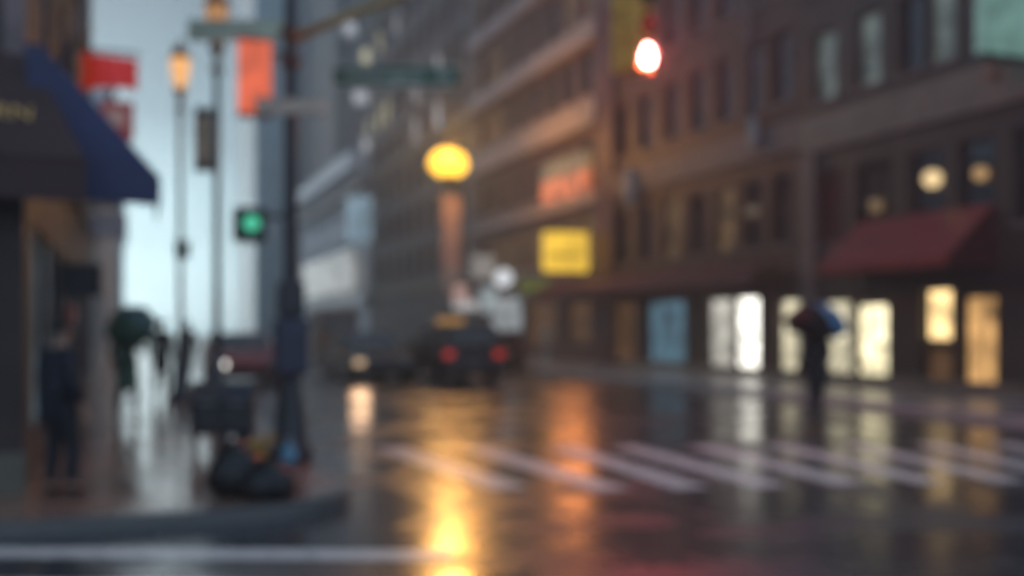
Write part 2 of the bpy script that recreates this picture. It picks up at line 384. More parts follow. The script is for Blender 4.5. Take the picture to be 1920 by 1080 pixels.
# teal sign at the top right
p = W(1880, 40, 20.4)
ts = thing('projecting_sign', p, 'pale teal lit sign box jutting from the wall at top right', 'sign', world=True)
MB().box(p.x - .62, p.x + .75, p.y - .13, p.y + .13, p.z - .72, p.z + .95, .03).build('panel', glow('teal_sign_glow', (.42, .80, .70), .26, .35, 2.2), ts)
for (z0, z1) in ((-.79, -.722), (.952, 1.02)): MB().box(p.x - .66, p.x + .79, p.y - .15, p.y + .15, p.z + z0, p.z + z1).build('frame_rail', mat('teal_frame', (.03, .07, .065), .4), ts)
MB().tube([(p.x + .79, p.y, p.z + .5), (RF, p.y, p.z + .5)], .03, 8).build('bracket', M_black, ts)
p = W(1864, 128, 21)
wl = thing('wall_lantern', p, 'small unlit tan lantern on the wall under the teal sign', 'lantern', world=True)
MB().lathe([(.03, -.3), (.13, -.26), (.17, .12), (.05, .26), (.02, .32)], p, 8).build('body', mat('tan_lantern', (.22, .15, .11), .4), wl)
MB().tube([(p.x, p.y, p.z + .28), (p.x + .3, p.y, p.z + .36), (RF, p.y, p.z + .3)], .02, 8).build('bracket', M_black, wl)

# --- A1: red brick building in the middle right
vB = V(1128, RF)
shop = [(H(1212, 1284, 562, 692), W_blue, 3, 1), (H(1324, 1372, 558, 700), W_grey, 1, 1), (H(1375, 1422, 556, 700), W_white, 1, 2), (H(1456, 1504, 560, 712), W_dcream, 1, 2)]
for px in (1150, 1088): pass
shop.append((H(1142, 1190, 566, 686), W_brown, 2, 1))
up1, up2, up3 = [], [], []
for px, w in ((1150, 26), (1196, 27), (1244, 29), (1292, 31), (1342, 33), (1394, 36), (1446, 40)):
    v = sorted((V(px, RF), V(px + w, RF))); up1.append((v[0], v[1], 4.1, 6.2)); up2.append((v[0], v[1], 8.3, 10.4)); up3.append((v[0], v[1], 11.6, 13.6))
A1 = building('brick_building', 'dark red brick building with white and blue lit shop windows below a maroon fascia', fR, '-x', vA + .01, vB, 16.5, 9, red_brick, [s[0] for s in shop] + up1 + up2 + up3)
for h, m_, c, r in shop: window(A1, fR, h, m_, cols=c, rows=r, name='shop_window')
for i, h in enumerate(up1): window(A1, fR, h, warmdim if i in (2, 4) else M_glass, cols=1, rows=2, sill=M_stone)
for h in up2 + up3: window(A1, fR, h, M_glass, cols=1, rows=2, sill=M_stone)
strip(A1, fR, 'belt_course', M_stone, vA + .01, vB, 6.75, 7.65, -.14); strip(A1, fR, 'cornice', M_stone, vA + .01, vB + .1, 15.9, 16.7, -.45)
strip(A1, fR, 'plinth', M_greyst, vA + .01, vB, .13, .4, -.05)
strip(A1, fR, 'corner_pier', mat('oxblood_pier', (.075, .022, .024), .5), vB - 1.35, vB - .02, .13, 15.8, -.2)
# maroon shop awning band over the pavement
v0, v1 = vA + 1.0, vB + 4.4
mw = thing('awning', (RF, (v0 + v1) / 2, 0), 'long low maroon awning band above the brick building shopfronts', 'awning', world=True)
mar = mat('maroon_canvas', (.095, .02, .026), .55, var=.3, scale=1.2)
MB().prism([(RF - .25, v0, 3.62), (RF - 1.1, v0, 3.3), (RF - 1.1, v0, 3.27), (RF - .25, v0, 3.58)], (0, v1 - v0, 0)).build('canopy', mar, mw)
MB().box(RF - 1.125, RF - 1.102, v0, v1, 2.92, 3.3).build('valance', mar, mw)
for i in range(9):
    v = v0 + .1 + (v1 - v0 - .2) * i / 8; MB().tube([(RF - .01, v, 2.95), (RF - 1.08, v, 3.24)], .018, 6).build('bracket', M_black, mw)
# pale downpipe and fixtures on the brick wall
b = MB(); vp = V(1408, RF); b.tube([(RF - .13, vp, 7.75), (RF - .13, vp, 15.8)], .065, 10)
for z in (8.6, 10.6, 12.6, 14.6): b.lathe([(.09, -.05), (.09, .05)], (RF - .13, vp, z), 10)
mesh_thing(b, 'downpipe', mat('pale_grey_pipe', (.20, .19, .18), .5), (RF - .13, vp, 7.75), 'pale grey downpipe on the red brick wall right of the red signal', 'pipe')
def bell_lamp(px, py, s, label):
    p = W(px, py, DX(px, RF - .3))
    o = thing('wall_light', p, label, 'wall light', world=True, group='pale wall lights on the brick front')
    MB().lathe([(.14 * s, -.55 * s), (.16 * s, -.45 * s), (.16 * s, .4 * s), (.05, .5 * s)], p, 12).build('housing', mat('pale_fixture', (.33, .31, .29), .4), o)
    MB().tube([(p.x, p.y, p.z + .3 * s), (RF, p.y, p.z + .3 * s)], .03, 8).build('bracket', M_black, o)
bell_lamp(1413, 248, .95, 'pale cylinder light on the wall right of the red traffic signal')
bell_lamp(1182, 350, 1.3, 'tall pale cylinder light just right of the oxblood brick pier')

# --- B: umber building with pale cornices and the lit signs
vC = V(886, RF)
shopB = [(H(1062, 1108, 566, 640), W_brown, 2, 1), (H(990, 1040, 566, 650), W_brown, 3, 1), (H(915, 978, 556, 622), glow('lit_shop_cool', (.85, .95, 1), .28, .7, 1.6), 2, 2)]
n = 8; wB = []
for k in range(n):
    a = vB + .9 + (vC - vB - 1.4) * k / n
    for zz in (4.4, 7.6, 11.4, 14.6, 17.6): wB.append((a, a + 1.15, zz, zz + 1.9))
B = building('umber_building', 'reddish brown building with pale stone cornices behind the yellow lit sign', fR, '-x', vB + .01, vC, 23, 9, umber_brick, [s[0] for s in shopB] + wB)
for h, m_, c, r in shopB: window(B, fR, h, m_, cols=c, rows=r, name='shop_window')
for h in wB: window(B, fR, h, warmdim if (h[2] < 5 and random.random() < .6) or random.random() < .1 else M_glass, cols=1, rows=2, sill=M_pale)
for z, hh, d in ((10.0, 1.05, -.35), (13.5, .8, -.35), (17.0, .7, -.3), (20.4, .6, -.3), (22.6, .7, -.6), (6.75, .45, -.3)): strip(B, fR, 'cornice', M_pale, vB + .01, vC, z, z + hh, d)

# yellow lit sign and its orange-red banner above
p = W(1060, 472, 41.5)
ys = thing('lit_sign', (p.x, p.y, 0), 'square yellow glowing box sign jutting over the maroon awning', 'sign', world=True)
MB().box(p.x - .98, p.x + 1.0, p.y - .16, p.y + .16, p.z - .84, p.z + .82, .04).build('panel', glow('yellow_sign_glow', (1, .62, .06), .9, .25, 1.5), ys)
for (z0, z1) in ((-.90, -.842), (.822, .88)): MB().box(p.x - 1.03, p.x + 1.05, p.y - .18, p.y + .18, p.z + z0, p.z + z1).build('frame_rail', M_black, ys)
MB().box(p.x - .8, p.x + .75, p.y - .175, p.y - .162, p.z - .24, p.z - .14).build('stripe', mat('ochre_stripe', (.5, .3, .05), .4), ys)
for zz in (-.6, .6): MB().tube([(p.x + 1.05, p.y, p.z + zz), (RF, p.y, p.z + zz)], .04, 8).build('bracket', M_black, ys)
v0, v1 = V(1112, RF), V(1026, RF)
os_ = thing('fascia_sign', (RF, (v0 + v1) / 2, 0), 'orange-red lit board on the umber wall above the yellow sign', 'sign', world=True)
zc = Z(1070, 345, RF)
MB().box(RF - .3, RF - .01, v0, v1, zc - .62, zc + .35, .02).build('panel', glow('orange_sign_glow', (1, .24, .08), .6, .75, 1.4), os_)
MB().box(RF - .34, RF - .004, v0, v1, zc + .352, zc + 1.1).build('header', glow('tan_header_glow', (1, .6, .25), .2, .7, .9), os_)
# white globe on the wall
p = W(944, 521, DX(944, RF - .9))
wg = thing('globe_light', p, 'white globe light on a bracket above the cool shop window', 'lamp', world=True)
MB().ball(p, .45).build('globe', glow('white_globe_glow', (.9, .95, 1), .75, .1), wg)
MB().tube([(p.x, p.y, p.z + .4), (p.x, p.y, p.z + .75), (RF, p.y, p.z + .75)], .035, 8).build('bracket', M_black, wg)

def small_sign(px, py, w, h, col, es, label, arm=1.0):
    p = W(px, py, DX(px, RF - arm)); o = thing('shop_sign', p, label, 'sign', world=True, group='little lit shop signs beyond the taxi')
    MB().box(p.x - w / 2, p.x + w / 2, p.y - .1, p.y + .1, p.z - h / 2, p.z + h / 2, .03).build('panel', glow('small_sign_%d' % px, col, es, .3, 2), o)
    MB().tube([(p.x + w / 2, p.y, p.z + h * .3), (RF, p.y, p.z + h * .3)], .03, 6).build('bracket', M_black, o)
small_sign(858, 548, 1.1, .8, (1, .62, .55), .38, 'small pinkish lit sign just above the taxi roof')
small_sign(872, 572, 1.3, .5, (.95, .9, .9), .45, 'low whitish lit sign right above the taxi roof sign')
small_sign(916, 562, .9, 1.3, (.8, .95, 1), .32, 'upright cool white sign left of the cool lit shop window', .6)
small_sign(905, 500, 1.2, 1.2, (.95, .9, .85), .22, 'dim greyish square sign left of the white globe light')
small_sign(1002, 536, 1.5, .6, (.45, .6, .15), .14, 'dull green sign under the yellow sign at its left')
# --- C: dark grey mid-rise with scattered lit windows
vD = V(692, RF)
wC = []
for k in range(9):
    a = vC + 1.2 + (vD - vC - 2.4) * k / 9
    for zz in range(5, 34, 3): wC.append((a, a + 1.4, float(zz), zz + 1.9))
grey_brick = brick('slate_grey_brick', (.050, .058, .070), (.038, .045, .055), (.055, .06, .068))
C = building('office_block', 'tall dark slate grey block with a few lit windows behind the green street sign', fR, '-x', vC + .01, vD, 37, 12, grey_brick, wC)
litw = [(710, 80), (718, 182), (795, 85), (778, 25), (700, 238), (690, 272), (776, 182), (745, 62), (822, 140), (842, 58), (736, 222), (770, 236), (812, 205)]
Wl = glow('lit_office_window', (1, .93, .6), .75, .3, 1); Wl2 = glow('lit_office_cool', (.9, .93, 1), .5, .4, 1)
for i, h in enumerate(wC):
    vm, zm_ = (h[0] + h[1]) / 2, (h[2] + h[3]) / 2
    q = Vector((RF, vm, zm_)); d = q.dot(FW); px = 960 + FPX * q.dot(RT) / d; py = HOR - (zm_ - EYE) / d * FPX
    lit = any(abs(px - a) < 13 and abs(py - c) < 22 for a, c in litw)
    window(C, fR, h, (Wl if py > 60 and px < 760 else Wl2) if lit else M_glass, cols=1, rows=1)
for z in (4.0, 13.4, 25.3): strip(C, fR, 'belt_course', M_greyst, vC + .01, vD, z, z + .55, -.25)
strip(C, fR, 'cornice', M_greyst, vC + .01, vD, 36.4, 37.3, -.7)

# --- D: pale low block down the street
vE = V(566, RF)
wD = []
for k in range(8):
    a = vD + 1.4 + (vE - vD - 2.4) * k / 8
    for zz in (8.6, 11.0): wD.append((a + .3, a + 2.0, zz, zz + 1.5))
pale_st = mat('pale_grey_render', (.74, .76, .77), .5, scale=.4, bump=.1)
D = building('pale_building', 'pale grey low building with a bright slanting cornice down the street', fR, '-x', vD + .01, vE, 14.4, 14, pale_st, wD)
for h in wD: window(D, fR, h, M_bglass, cols=2, rows=1, frame=M_palef)
strip(D, fR, 'cornice', mat('white_cornice', (.8, .82, .84), .35), vD + .01, vE, 14.5, 15.9, -1.6)
strip(D, fR, 'awning_band', mat('slate_canopy', (.12, .14, .15), .4), vD + .01, vE, 12.9, 13.5, -.9)
strip(D, fR, 'shopfront', mat('white_shopfront', (.72, .73, .72), .35, scale=.3), vD + .01, vE, 3.4, 4.4, -.5)
v0, v1 = V(688, RF), V(578, RF)
bb = thing('billboard', (RF, (v0 + v1) / 2, 0), 'broad pale lit board low on the pale building down the street', 'billboard', world=True)
MB().box(RF - .9, RF - .55, v0 + 1, v1 - 2, 4.6, 8.1, .03).build('panel', glow('pale_board_glow', (.95, 1, 1), .16, .9, .35), bb)
for vv in (v0 + 4, (v0 + v1) / 2, v1 - 5): MB().box(RF - .54, RF - .002, vv - .1, vv + .1, 5.2, 5.4).build('bracket', M_black, bb)
p = W(674, 410, 79)
bs = thing('projecting_sign', (p.x, p.y, 0), 'upright pale blue glowing panel sign on the far grey block', 'sign', world=True)
MB().box(p.x - .95, p.x + .95, p.y - .2, p.y + .2, p.z - 1.75, p.z + 1.75, .05).build('panel', glow('pale_blue_sign_glow', (.52, .80, 1), .36, .4, .7), bs)
for (z0, z1) in ((1.755, 1.85), (-1.85, -1.755)): MB().box(p.x - 1.02, p.x + 1.02, p.y - .22, p.y + .22, p.z + z0, p.z + z1).build('frame_rail', M_black, bs)
MB().tube([(p.x + .95, p.y, p.z + 1.2), (RF + .1, p.y, p.z + 1.2)], .06, 8).build('bracket', M_black, bs)

# --- far towers
def tower(name, px0, px1, d, h, dep, m_, label):
    p, q = W(px0, HOR, d), W(px1, HOR, d); x0, x1 = p.x, q.x; y = (p.y + q.y) / 2
    o = thing(name, ((x0 + x1) / 2, y + dep / 2, 0), label, 'tower', world=True)
    MB().box(x0, x1, y, y + dep, 0, h).build('shaft', m_, o)
    b = MB(); b.box(x0 - .6, x1 + .6, y - .6, y + dep + .6, h + .01, h + 1.4); b.build('parapet', M_greyst, o)
    return o, x0, x1, y
t1 = brick('charcoal_tower_cladding', (.05, .05, .052), (.035, .036, .04), (.09, .09, .09), 'y', 3.2, 3.4, .4, .25)
o, x0, x1, y = tower('office_tower', 622, 800, 135, 82, 30, t1, 'charcoal far tower with lit windows rising behind the green street sign')
for (px, py, m_) in ((712, 80, Wl), (690, 108, Wl), (702, 182, Wl2), (672, 185, Wl2), (700, 240, Wl), (690, 272, Wl2), (778, 25, Wl), (798, 84, Wl), (650, 60, Wl2)):
    q = W(px, py, 135); MB().box(q.x - .9, q.x + .9, y - .05, y - .01, q.z - .9, q.z + .9).build('window', m_, o)
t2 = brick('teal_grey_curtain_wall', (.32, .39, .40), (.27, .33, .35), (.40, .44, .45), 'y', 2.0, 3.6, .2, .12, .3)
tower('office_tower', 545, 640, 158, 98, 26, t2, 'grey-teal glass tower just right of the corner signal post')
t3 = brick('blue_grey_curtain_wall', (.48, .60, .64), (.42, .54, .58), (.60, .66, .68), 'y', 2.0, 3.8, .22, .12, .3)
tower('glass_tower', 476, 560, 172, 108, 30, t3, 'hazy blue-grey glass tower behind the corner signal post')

# --- left side
LX = -.97
fL = mapper('+x', LX)
lbrick = brick('left_red_brown_brick', (.065, .03, .025), (.045, .022, .019), (.05, .04, .036))
lbrick_y = brick('left_brick_front', (.085, .045, .036), (.06, .034, .028), (.07, .055, .05), 'y')
LY = 10.75
holesL = [(11.25, 12.7, .55, 2.75), (13.0, 14.5, .55, 2.75), (14.8, 16.4, .55, 2.75), (17.2, 18.6, .15, 2.6), (19.2, 21.5, .55, 2.75), (22.2, 25.5, .55, 2.75)]
holesU = [(a, a + 1.2, z, z + 1.9) for a in (12.2, 15.0, 17.8, 20.6, 23.4) for z in (4.4, 7.4, 10.4)]
L = building('corner_building', 'dark red-brown brick corner building behind the navy awning at left', fL, '+x', LY, 26.5, 12.6, 12, lbrick, holesL + holesU, body_m=lbrick_y)
for k_, h in enumerate(holesL): window(L, fL, h, glow('blue_shop_added_glow', (.6, .85, .95), .085, .7, 1.5) if k_ in (0, 1, 3) else M_bglass, cols=2, rows=1, frame=M_bluepole, name='shop_window', t=.05)  # faint blue glow added to some panes to lift the dark glass
for h in holesU: window(L, fL, h, M_glass, cols=1, rows=2, frame=M_palef, sill=M_palef, t=.06)
strip(L, fL, 'belt_course', M_frame, LY, 26.5, 3.75, 4.05, -.12); strip(L, fL, 'cornice', M_palef, LY, 26.6, 12.1, 12.8, -.35)
fLf = mapper('', LY - .0)
hf = [(-4.6, -1.75, 4.6, 6.6)]
b = MB(); wall(b, mapper('', LY - .32), LX - 12, LX, .13, 12.6, [(-3.9, -2.5, 4.55, 6.6), (-6.4, -5.0, 4.55, 6.6), (-5.6, -2.1, .5, 2.7)], t=.31); b.build('front_wall', lbrick_y, L)
fF = mapper('', LY - .32)
window(L, fF, (-3.9, -2.5, 4.55, 6.6), M_glass, cols=1, rows=2, sill=M_palef); window(L, fF, (-6.4, -5.0, 4.55, 6.6), M_glass, cols=1, rows=2, sill=M_palef)
window(L, fF, (-5.6, -2.1, .5, 2.7), M_glass, cols=3, rows=1, name='shop_window')
b = MB(); b.box(LX - .17, LX + .015, LY - .36, LY - .21, 4.1, 12.55); b.build('corner_strip', mat('dusty_pink_stone', (.23, .16, .155), .6), L)
strip(L, fF, 'plinth', M_greyst, LX - 12, LX + .02, .13, .5, -.06)

# navy corner awning with gilt lettering
navy = mat('navy_canvas', (.034, .042, .115), .5, var=.22, scale=1.6)
dkaw = mat('blackish_plum_canvas', (.052, .019, .017), .55, var=.25, scale=1.6)
ya, yb = LY - .33, LY - 1.15
zt = W(75, 140, 10.3).z; zm, zb = W(165, 312, 9.2).z, W(165, 386, 9.2).z
xe = W(165, 300, 9.15).x; xw = W(72, 140, 10.3).x; xo = W(300, 340, 9.75).x; zo0, zo1 = W(300, 338, 9.75).z, W(300, 388, 9.75).z
ca = thing('corner_awning', (LX, LY - .4, 0), 'navy and plum corner awning with gilt letters over the left pavement', 'awning', world=True)
MB().prism([(xw - 9, ya, zt), (xw, ya, zt), (xe, yb, zm), (xw - 9, yb, zm)], (0, .02, -.03)).build('front_slope', dkaw, ca)
MB().prism([(xw - 9, yb - .004, zm - .02), (xe, yb - .004, zm - .02), (xe, yb - .004, zb), (xw - 9, yb - .004, zb)], (0, -.015, 0)).build('valance', dkaw, ca)
ye = LY - .62
b = MB()
# near end panel of the street-side canopy and its long slope running back along the shopfronts
b.prism([(xw - .02, ye, zt), (xw + .12, ye, zt - .0), (xo, ye, zo0), (xo, ye, zo1), (xe - .4, ye, zo1)], (0, .02, 0)); b.build('end_panel', navy, ca)
MB().prism([(xw + .12, ye + .022, zt), (xo, ye + .022, zo0), (xo, ye + .022, zo0 - .03), (xw + .12, ye + .022, zt - .03)], (0, 1.7, 0)).build('side_slope', navy, ca)
MB().box(xo - .015, xo, ye + .022, ye + 1.7, zo1, zo0 - .032).build('side_valance', navy, ca)
for yy in (ye + .3, ye + 1.0, ye + 1.6): MB().tube([(LX, yy, zo1 + .3), (xo - .05, yy, zo1 + .18)], .02, 6).build('bracket', M_black, ca)
gold = mat('gilt_letters', (.80, .46, .14), .4)
t_ = W(20, 243, 9.6); sl = math.atan2(zt - zm, ya - yb)
kk = (t_.z - zm) / (zt - zm); yt = yb + (ya - yb) * kk
text('lettering', 'TAVERN', .25, gold, ca, Matrix.Translation((t_.x - .2, yt - .02, t_.z + .01)) @ Matrix.Rotation(sl, 4, 'X'))

# flagpole, red flag and red sign above the awning
fp = thing('flagpole', W(100, 158, 13.6), 'slanted pale flagpole fixed to the left wall above the awning', 'flagpole', world=True)
a_, c_ = W(100, 158, 13.6), W(176, -40, 13.2)
a_ = Vector((LX, a_.y, a_.z))
MB().tube([a_, c_], [.055, .04], 10).build('pole', M_palef, fp); MB().ball(c_, .08).build('finial', gold, fp); MB().ball(a_, .11, sz=1.3).build('wall_plate', M_black, fp)
flag_m = mat('red_flag_cloth', (.78, .10, .10), .6, trans=(.9, .12, .12), emit=(1, .16, .17), es=.30)  # sky backlight through both cloths is put in as emission
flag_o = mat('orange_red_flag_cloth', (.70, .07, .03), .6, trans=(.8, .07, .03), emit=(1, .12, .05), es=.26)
fl = thing('banner_added_glow', W(150, 130, 16.5), 'pinkish red waving banner, backlight added as glow, above the navy awning', 'banner', world=True)
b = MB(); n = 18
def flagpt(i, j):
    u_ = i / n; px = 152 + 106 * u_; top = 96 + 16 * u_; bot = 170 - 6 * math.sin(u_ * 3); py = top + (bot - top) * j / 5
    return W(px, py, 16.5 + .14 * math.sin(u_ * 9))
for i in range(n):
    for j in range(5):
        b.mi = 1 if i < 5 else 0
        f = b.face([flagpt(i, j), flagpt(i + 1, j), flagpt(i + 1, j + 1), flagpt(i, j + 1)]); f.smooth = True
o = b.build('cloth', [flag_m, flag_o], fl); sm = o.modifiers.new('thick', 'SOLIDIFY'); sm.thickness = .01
e0 = W(150, 92, 16.5); MB().tube([(LX, e0.y, e0.z), (W(262, 92, 16.5).x, e0.y, e0.z + .0)], .025, 8).build('rod', M_black, fl)
p = W(219, 226, 21)
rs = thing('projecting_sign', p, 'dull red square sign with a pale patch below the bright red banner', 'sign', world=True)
MB().box(p.x - .32, p.x + .34, p.y - .06, p.y + .06, p.z - .42, p.z + .40, .02).build('panel', mat('dull_red_panel', (.42, .075, .075), .45, emit=(1, .2, .2), es=.10), rs)  # faint glow added to the sign panel and its patch
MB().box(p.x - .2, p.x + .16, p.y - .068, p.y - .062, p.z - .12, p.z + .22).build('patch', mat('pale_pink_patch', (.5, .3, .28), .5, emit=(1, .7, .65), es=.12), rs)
MB().tube([(p.x - .32, p.y, p.z + .2), (LX, p.y, p.z + .2)], .025, 8).build('bracket', M_black, rs)
# small shop signs under the awning
p = W(160, 590, 16.2); ps = thing('wall_sign', p, 'small red wall sign beside the left shop door', 'sign', world=True)
MB().box(LX + .002, LX + .09, p.y - .3, p.y + .35, p.z - .1, p.z + .14).build('panel', mat('red_enamel', (.5, .05, .04), .35), ps); MB().box(LX + .001, LX + .1, p.y - .33, p.y + .38, p.z - .135, p.z - .102).build('frame', M_palef, ps)
p = W(160, 520, 14.2); hs = thing('hanging_sign', p, 'dark hanging sign board under the navy awning', 'sign', world=True)
b = MB(); b.box(p.x - .30, p.x + .22, p.y - .04, p.y + .04, p.z - .27, p.z + .2, .02); b.build('board', mat('dark_board', (.03, .036, .042), .45), hs)
for xx in (-.2, .12): MB().tube([(p.x + xx, p.y, p.z + .2), (p.x + xx, p.y, p.z + 1.0)], .01, 6).build('hanger', M_black, hs)
MB().tube([(LX, p.y, p.z + 1.0), (p.x + .2, p.y, p.z + 1.0)], .02, 6).build('arm', M_black, hs)
p = W(205, 424, 19); hs = thing('hanging_sign', p, 'pale pinkish hanging sign below the outer edge of the navy awning', 'sign', world=True)
b = MB(); b.box(p.x - .36, p.x + .32, p.y - .05, p.y + .05, p.z - .22, p.z + .24, .02); b.build('board', mat('pale_pink_board', (.55, .47, .48), .45), hs)
MB().tube([(LX, p.y, p.z + .4), (p.x + .3, p.y, p.z + .4)], .02, 6).build('arm', M_black, hs); MB().tube([(p.x, p.y, p.z + .24), (p.x, p.y, p.z + .4)], .012, 6).build('hanger', M_black, hs)

# pale buildings farther along the left side
wl_ = mat('pale_weathered_render', (.80, .83, .84), .5, scale=.5, bump=.2)
def row(name, label, v0, v1, h, m_, cols, x=LX):
    f = mapper('+x', x); hs_ = [(v0 + .8 + (v1 - v0 - 1) * k / cols, v0 + .8 + (v1 - v0 - 1) * k / cols + 1.2, z, z + 1.8) for k in range(cols) for z in [1.0] + [4.2 + 3 * i for i in range(int((h - 4.5) / 3))]]
    r = building(name, label, f, '+x', v0, v1, h, 14, m_, hs_)
    for q in hs_: window(r, f, q, M_bglass, cols=1, rows=2, frame=M_palef)
    strip(r, f, 'cornice', M_palef, v0, v1, h - .5, h + .12, -.3)
row('terrace_building', 'grey-blue low shop building beyond the brick corner building', 26.6, 40, 6.6, mat('slate_blue_render', (.36, .42, .45), .5, scale=.6), 5)
row('pale_building', 'weathered pale low building far along the left pavement', 40.1, 110, 10.5, wl_, 12)

# ------------------------------------------------------------------ street furniture
amber = glow('lantern_amber', (1, .50, .18), 1.0, .25, 4)
def lamp_post(px, d, ztop, label, em, r=.055):
    g = W(px, HOR, d); p = Vector((g.x, g.y, .13))
    o = thing('lamp_post', p, label, 'lamp post', group='old style lamp posts on the left pavement'); h = ztop - .13
    MB().lathe([(.24, 0), (.24, .12), (.17, .2), (.15, .7), (.11, .85), (.10, 1.0), (r + .02, 1.1)]).build('base', M_bluepole, o)
    MB().lathe([(r + .012, 1.1), (r, 2.5), (r * .85, h - 1.35), (r * .8, h - 1.25)]).build('pole', M_bluepole, o)
    MB().lathe([(.06, h - 1.55), (.12, h - 1.5), (.07, h - 1.42), (.05, h - 1.3), (.13, h - 1.1), (.12, h - 1.04)]).build('collar', mat('bronze_collar', (.22, .13, .07), .35, metal=.4), o)
    l = MB().lathe([(.11, h - 1.04), (.19, h - .62), (.20, h - .42), (.12, h - .36)], n=8).build('lantern', em, o)
    b = MB()
    for k in range(4):
        a = PI / 4 + k * PI / 2; b.tube([(.115 * math.cos(a), .115 * math.sin(a), h - 1.04), (.205 * math.cos(a), .205 * math.sin(a), h - .42)], .01, 5)
    b.build('frame', M_black, l)
    MB().lathe([(.23, h - .40), (.17, h - .26), (.07, h - .14), (.05, h - .06), (.06, h - .03), (.0, h)], n=10).build('cap', mat('copper_cap', (.30, .15, .08), .4), o)
    return o, p
lamp_post(338, 21, W(338, 74, 21).z, 'farther lamp post with a glowing amber lantern beside the bright sky', amber)
lamp_post(407, 17, W(407, -32, 17).z, 'nearer lamp post carrying the tan vertical banner', glow('lantern_dim', (1, .50, .2), .42, .2, 4), .062)
# things on the posts
p = W(407, 262, 17); q = W(382, 262, 17)
bn = thing('banner', q, 'tan and dark brown vertical banner hung on the nearer lamp post', 'banner', world=True)
MB().box(q.x - .155, q.x + .155, q.y - .01, q.y + .01, q.z - .52, q.z + .52).build('cloth', mat('brown_banner_cloth', (.075, .05, .035), .6), bn)
MB().box(q.x - .11, q.x + .12, q.y - .016, q.y - .012, q.z - .40, q.z + .40).build('panel', mat('tan_banner_panel', (.66, .45, .29), .6, var=.4, scale=3), bn)
for zz in (-.54, .54): MB().tube([(p.x, p.y, q.z + zz), (q.x - .17, q.y, q.z + zz)], .014, 6).build('rod', M_black, bn)
p = W(341, 470, 20.8); sb = thing('sign_box', p, 'small dark green box fixed halfway up the farther lamp post', 'box', world=True)
MB().box(p.x - .14, p.x + .15, p.y - .08, p.y + .05, p.z - .17, p.z + .17, .02).build('box', mat('dark_green_box', (.03, .06, .045), .45), sb)
MB().box(p.x - .17, p.x + .18, p.y - .1, p.y + .05, p.z + .172, p.z + .2).build('hood', M_black, sb)

# corner signal post
PD = 11.7; g = W(545, HOR, PD); PP = Vector((g.x, g.y, .13))
cp = thing('signal_post', PP, 'thick dark signal post on the kerb corner with street signs', 'post', world=True)
MB().lathe([(.27, 0), (.27, .1), (.2, .16), (.17, .6), (.13, .9), (.12, 1.0)], PP).build('base', M_pole, cp)
MB().lathe([(.11, 1.0), (.085, 2.1), (.075, 4.5), (.07, 6.9), (.03, 6.95)], PP, 14).build('shaft', M_pole, cp)
MB().box(PP.x - .19, PP.x + .19, PP.y - .2, PP.y + .16, 1.12, 1.78, .04).build('cabinet', mat('indigo_grey_cabinet', (.042, .044, .075), .4), cp)
MB().box(PP.x - .15, PP.x + .15, PP.y - .16, PP.y + .14, 1.79, 2.22, .04).build('upper_box', M_pole, cp)
for zz in (W(0, 115, PD).z, W(0, 62, PD).z, 4.25): MB().lathe([(.1, -.07), (.12, -.03), (.12, .03), (.1, .07)], (PP.x, PP.y, zz), 12).build('clamp', mat('rusty_clamp', (.13, .045, .03), .5), cp)
# golden mast arm reaching over the junction
za = W(0, 56, PD).z
a0, a1 = Vector((PP.x, PP.y, za - .12)), W(742, -4, 10.6)
a2 = a1 + (a1 - a0) * .8
MB().tube([a0, a0.lerp(a1, .5) + Vector((0, 0, .02)), a1, a2], [.06, .055, .05, .04], 10).build('mast_arm', mat('ochre_arm_paint', (.62, .42, .18), .45), cp)
# street name blades
def blade(px0, px1, py0, py1, d, label, m_, tm, s=None, tsz=.1):
    a, c = W(px0, py1, d), W(px1, py0, d); ang = math.atan2(c.y - a.y, c.x - a.x); mid = (a + c) / 2; L_ = (c.xy - a.xy).length
    o = thing('street_sign', mid, label, 'street sign', rz=ang)
    MB().box(-L_ / 2, L_ / 2, -.018, .018, -(c.z - a.z) / 2, (c.z - a.z) / 2, .008).build('plate', m_, o)
    hz = (c.z - a.z) / 2
    for (x0, x1, z0, z1) in ((-L_ / 2, L_ / 2, hz + .001, hz + .014), (-L_ / 2, L_ / 2, -hz - .014, -hz - .001)): MB().box(x0, x1, -.022, .022, z0, z1).build('edge', tm, o)
    for w_, f_ in ((s or {}).items()): text('lettering', w_, tsz, tm, o, Matrix.Translation((f_ * L_, -.02, 0)) @ Matrix.Rotation(PI / 2, 4, 'X'), .002)
    return o, mid, L_
M_olive = mat('olive_sign', (.55, .56, .40), .45, scale=4); M_cream = mat('cream_letters', (.5, .48, .38), .5)
M_tan = mat('tan_sign', (.68, .50, .38), .45, scale=4)
blade(352, 534, 40, 74, PD - .02, 'olive green long street name blade high on the corner signal post', M_olive, M_cream)
blade(480, 616, 186, 212, PD - .13, 'tan shorter street name blade crossing the signal post below the red-orange sign', M_tan, mat('peach_letters', (.55, .42, .34), .5))
# red-orange lit vertical sign on the post
p = W(477, 146, PD); rb = thing('lit_sign', p, 'red-orange glowing upright sign left of the corner signal post', 'sign', world=True)
MB().box(p.x - .19, p.x + .19, p.y - .06, p.y + .06, p.z - .43, p.z + .43, .02).build('panel', glow('red_orange_sign_glow', (1, .17, .06), .62, .4, 3), rb)
for (z0, z1) in ((.432, .46), (-.46, -.432)): MB().box(p.x - .2, p.x + .2, p.y - .07, p.y + .07, p.z + z0, p.z + z1).build('frame_rail', mat('red_frame', (.3, .05, .04), .4), rb)
for zz in (-.3, .3): MB().tube([(p.x + .19, p.y, p.z + zz), (PP.x, PP.y, p.z + zz)], .02, 6).build('bracket', M_black, rb)
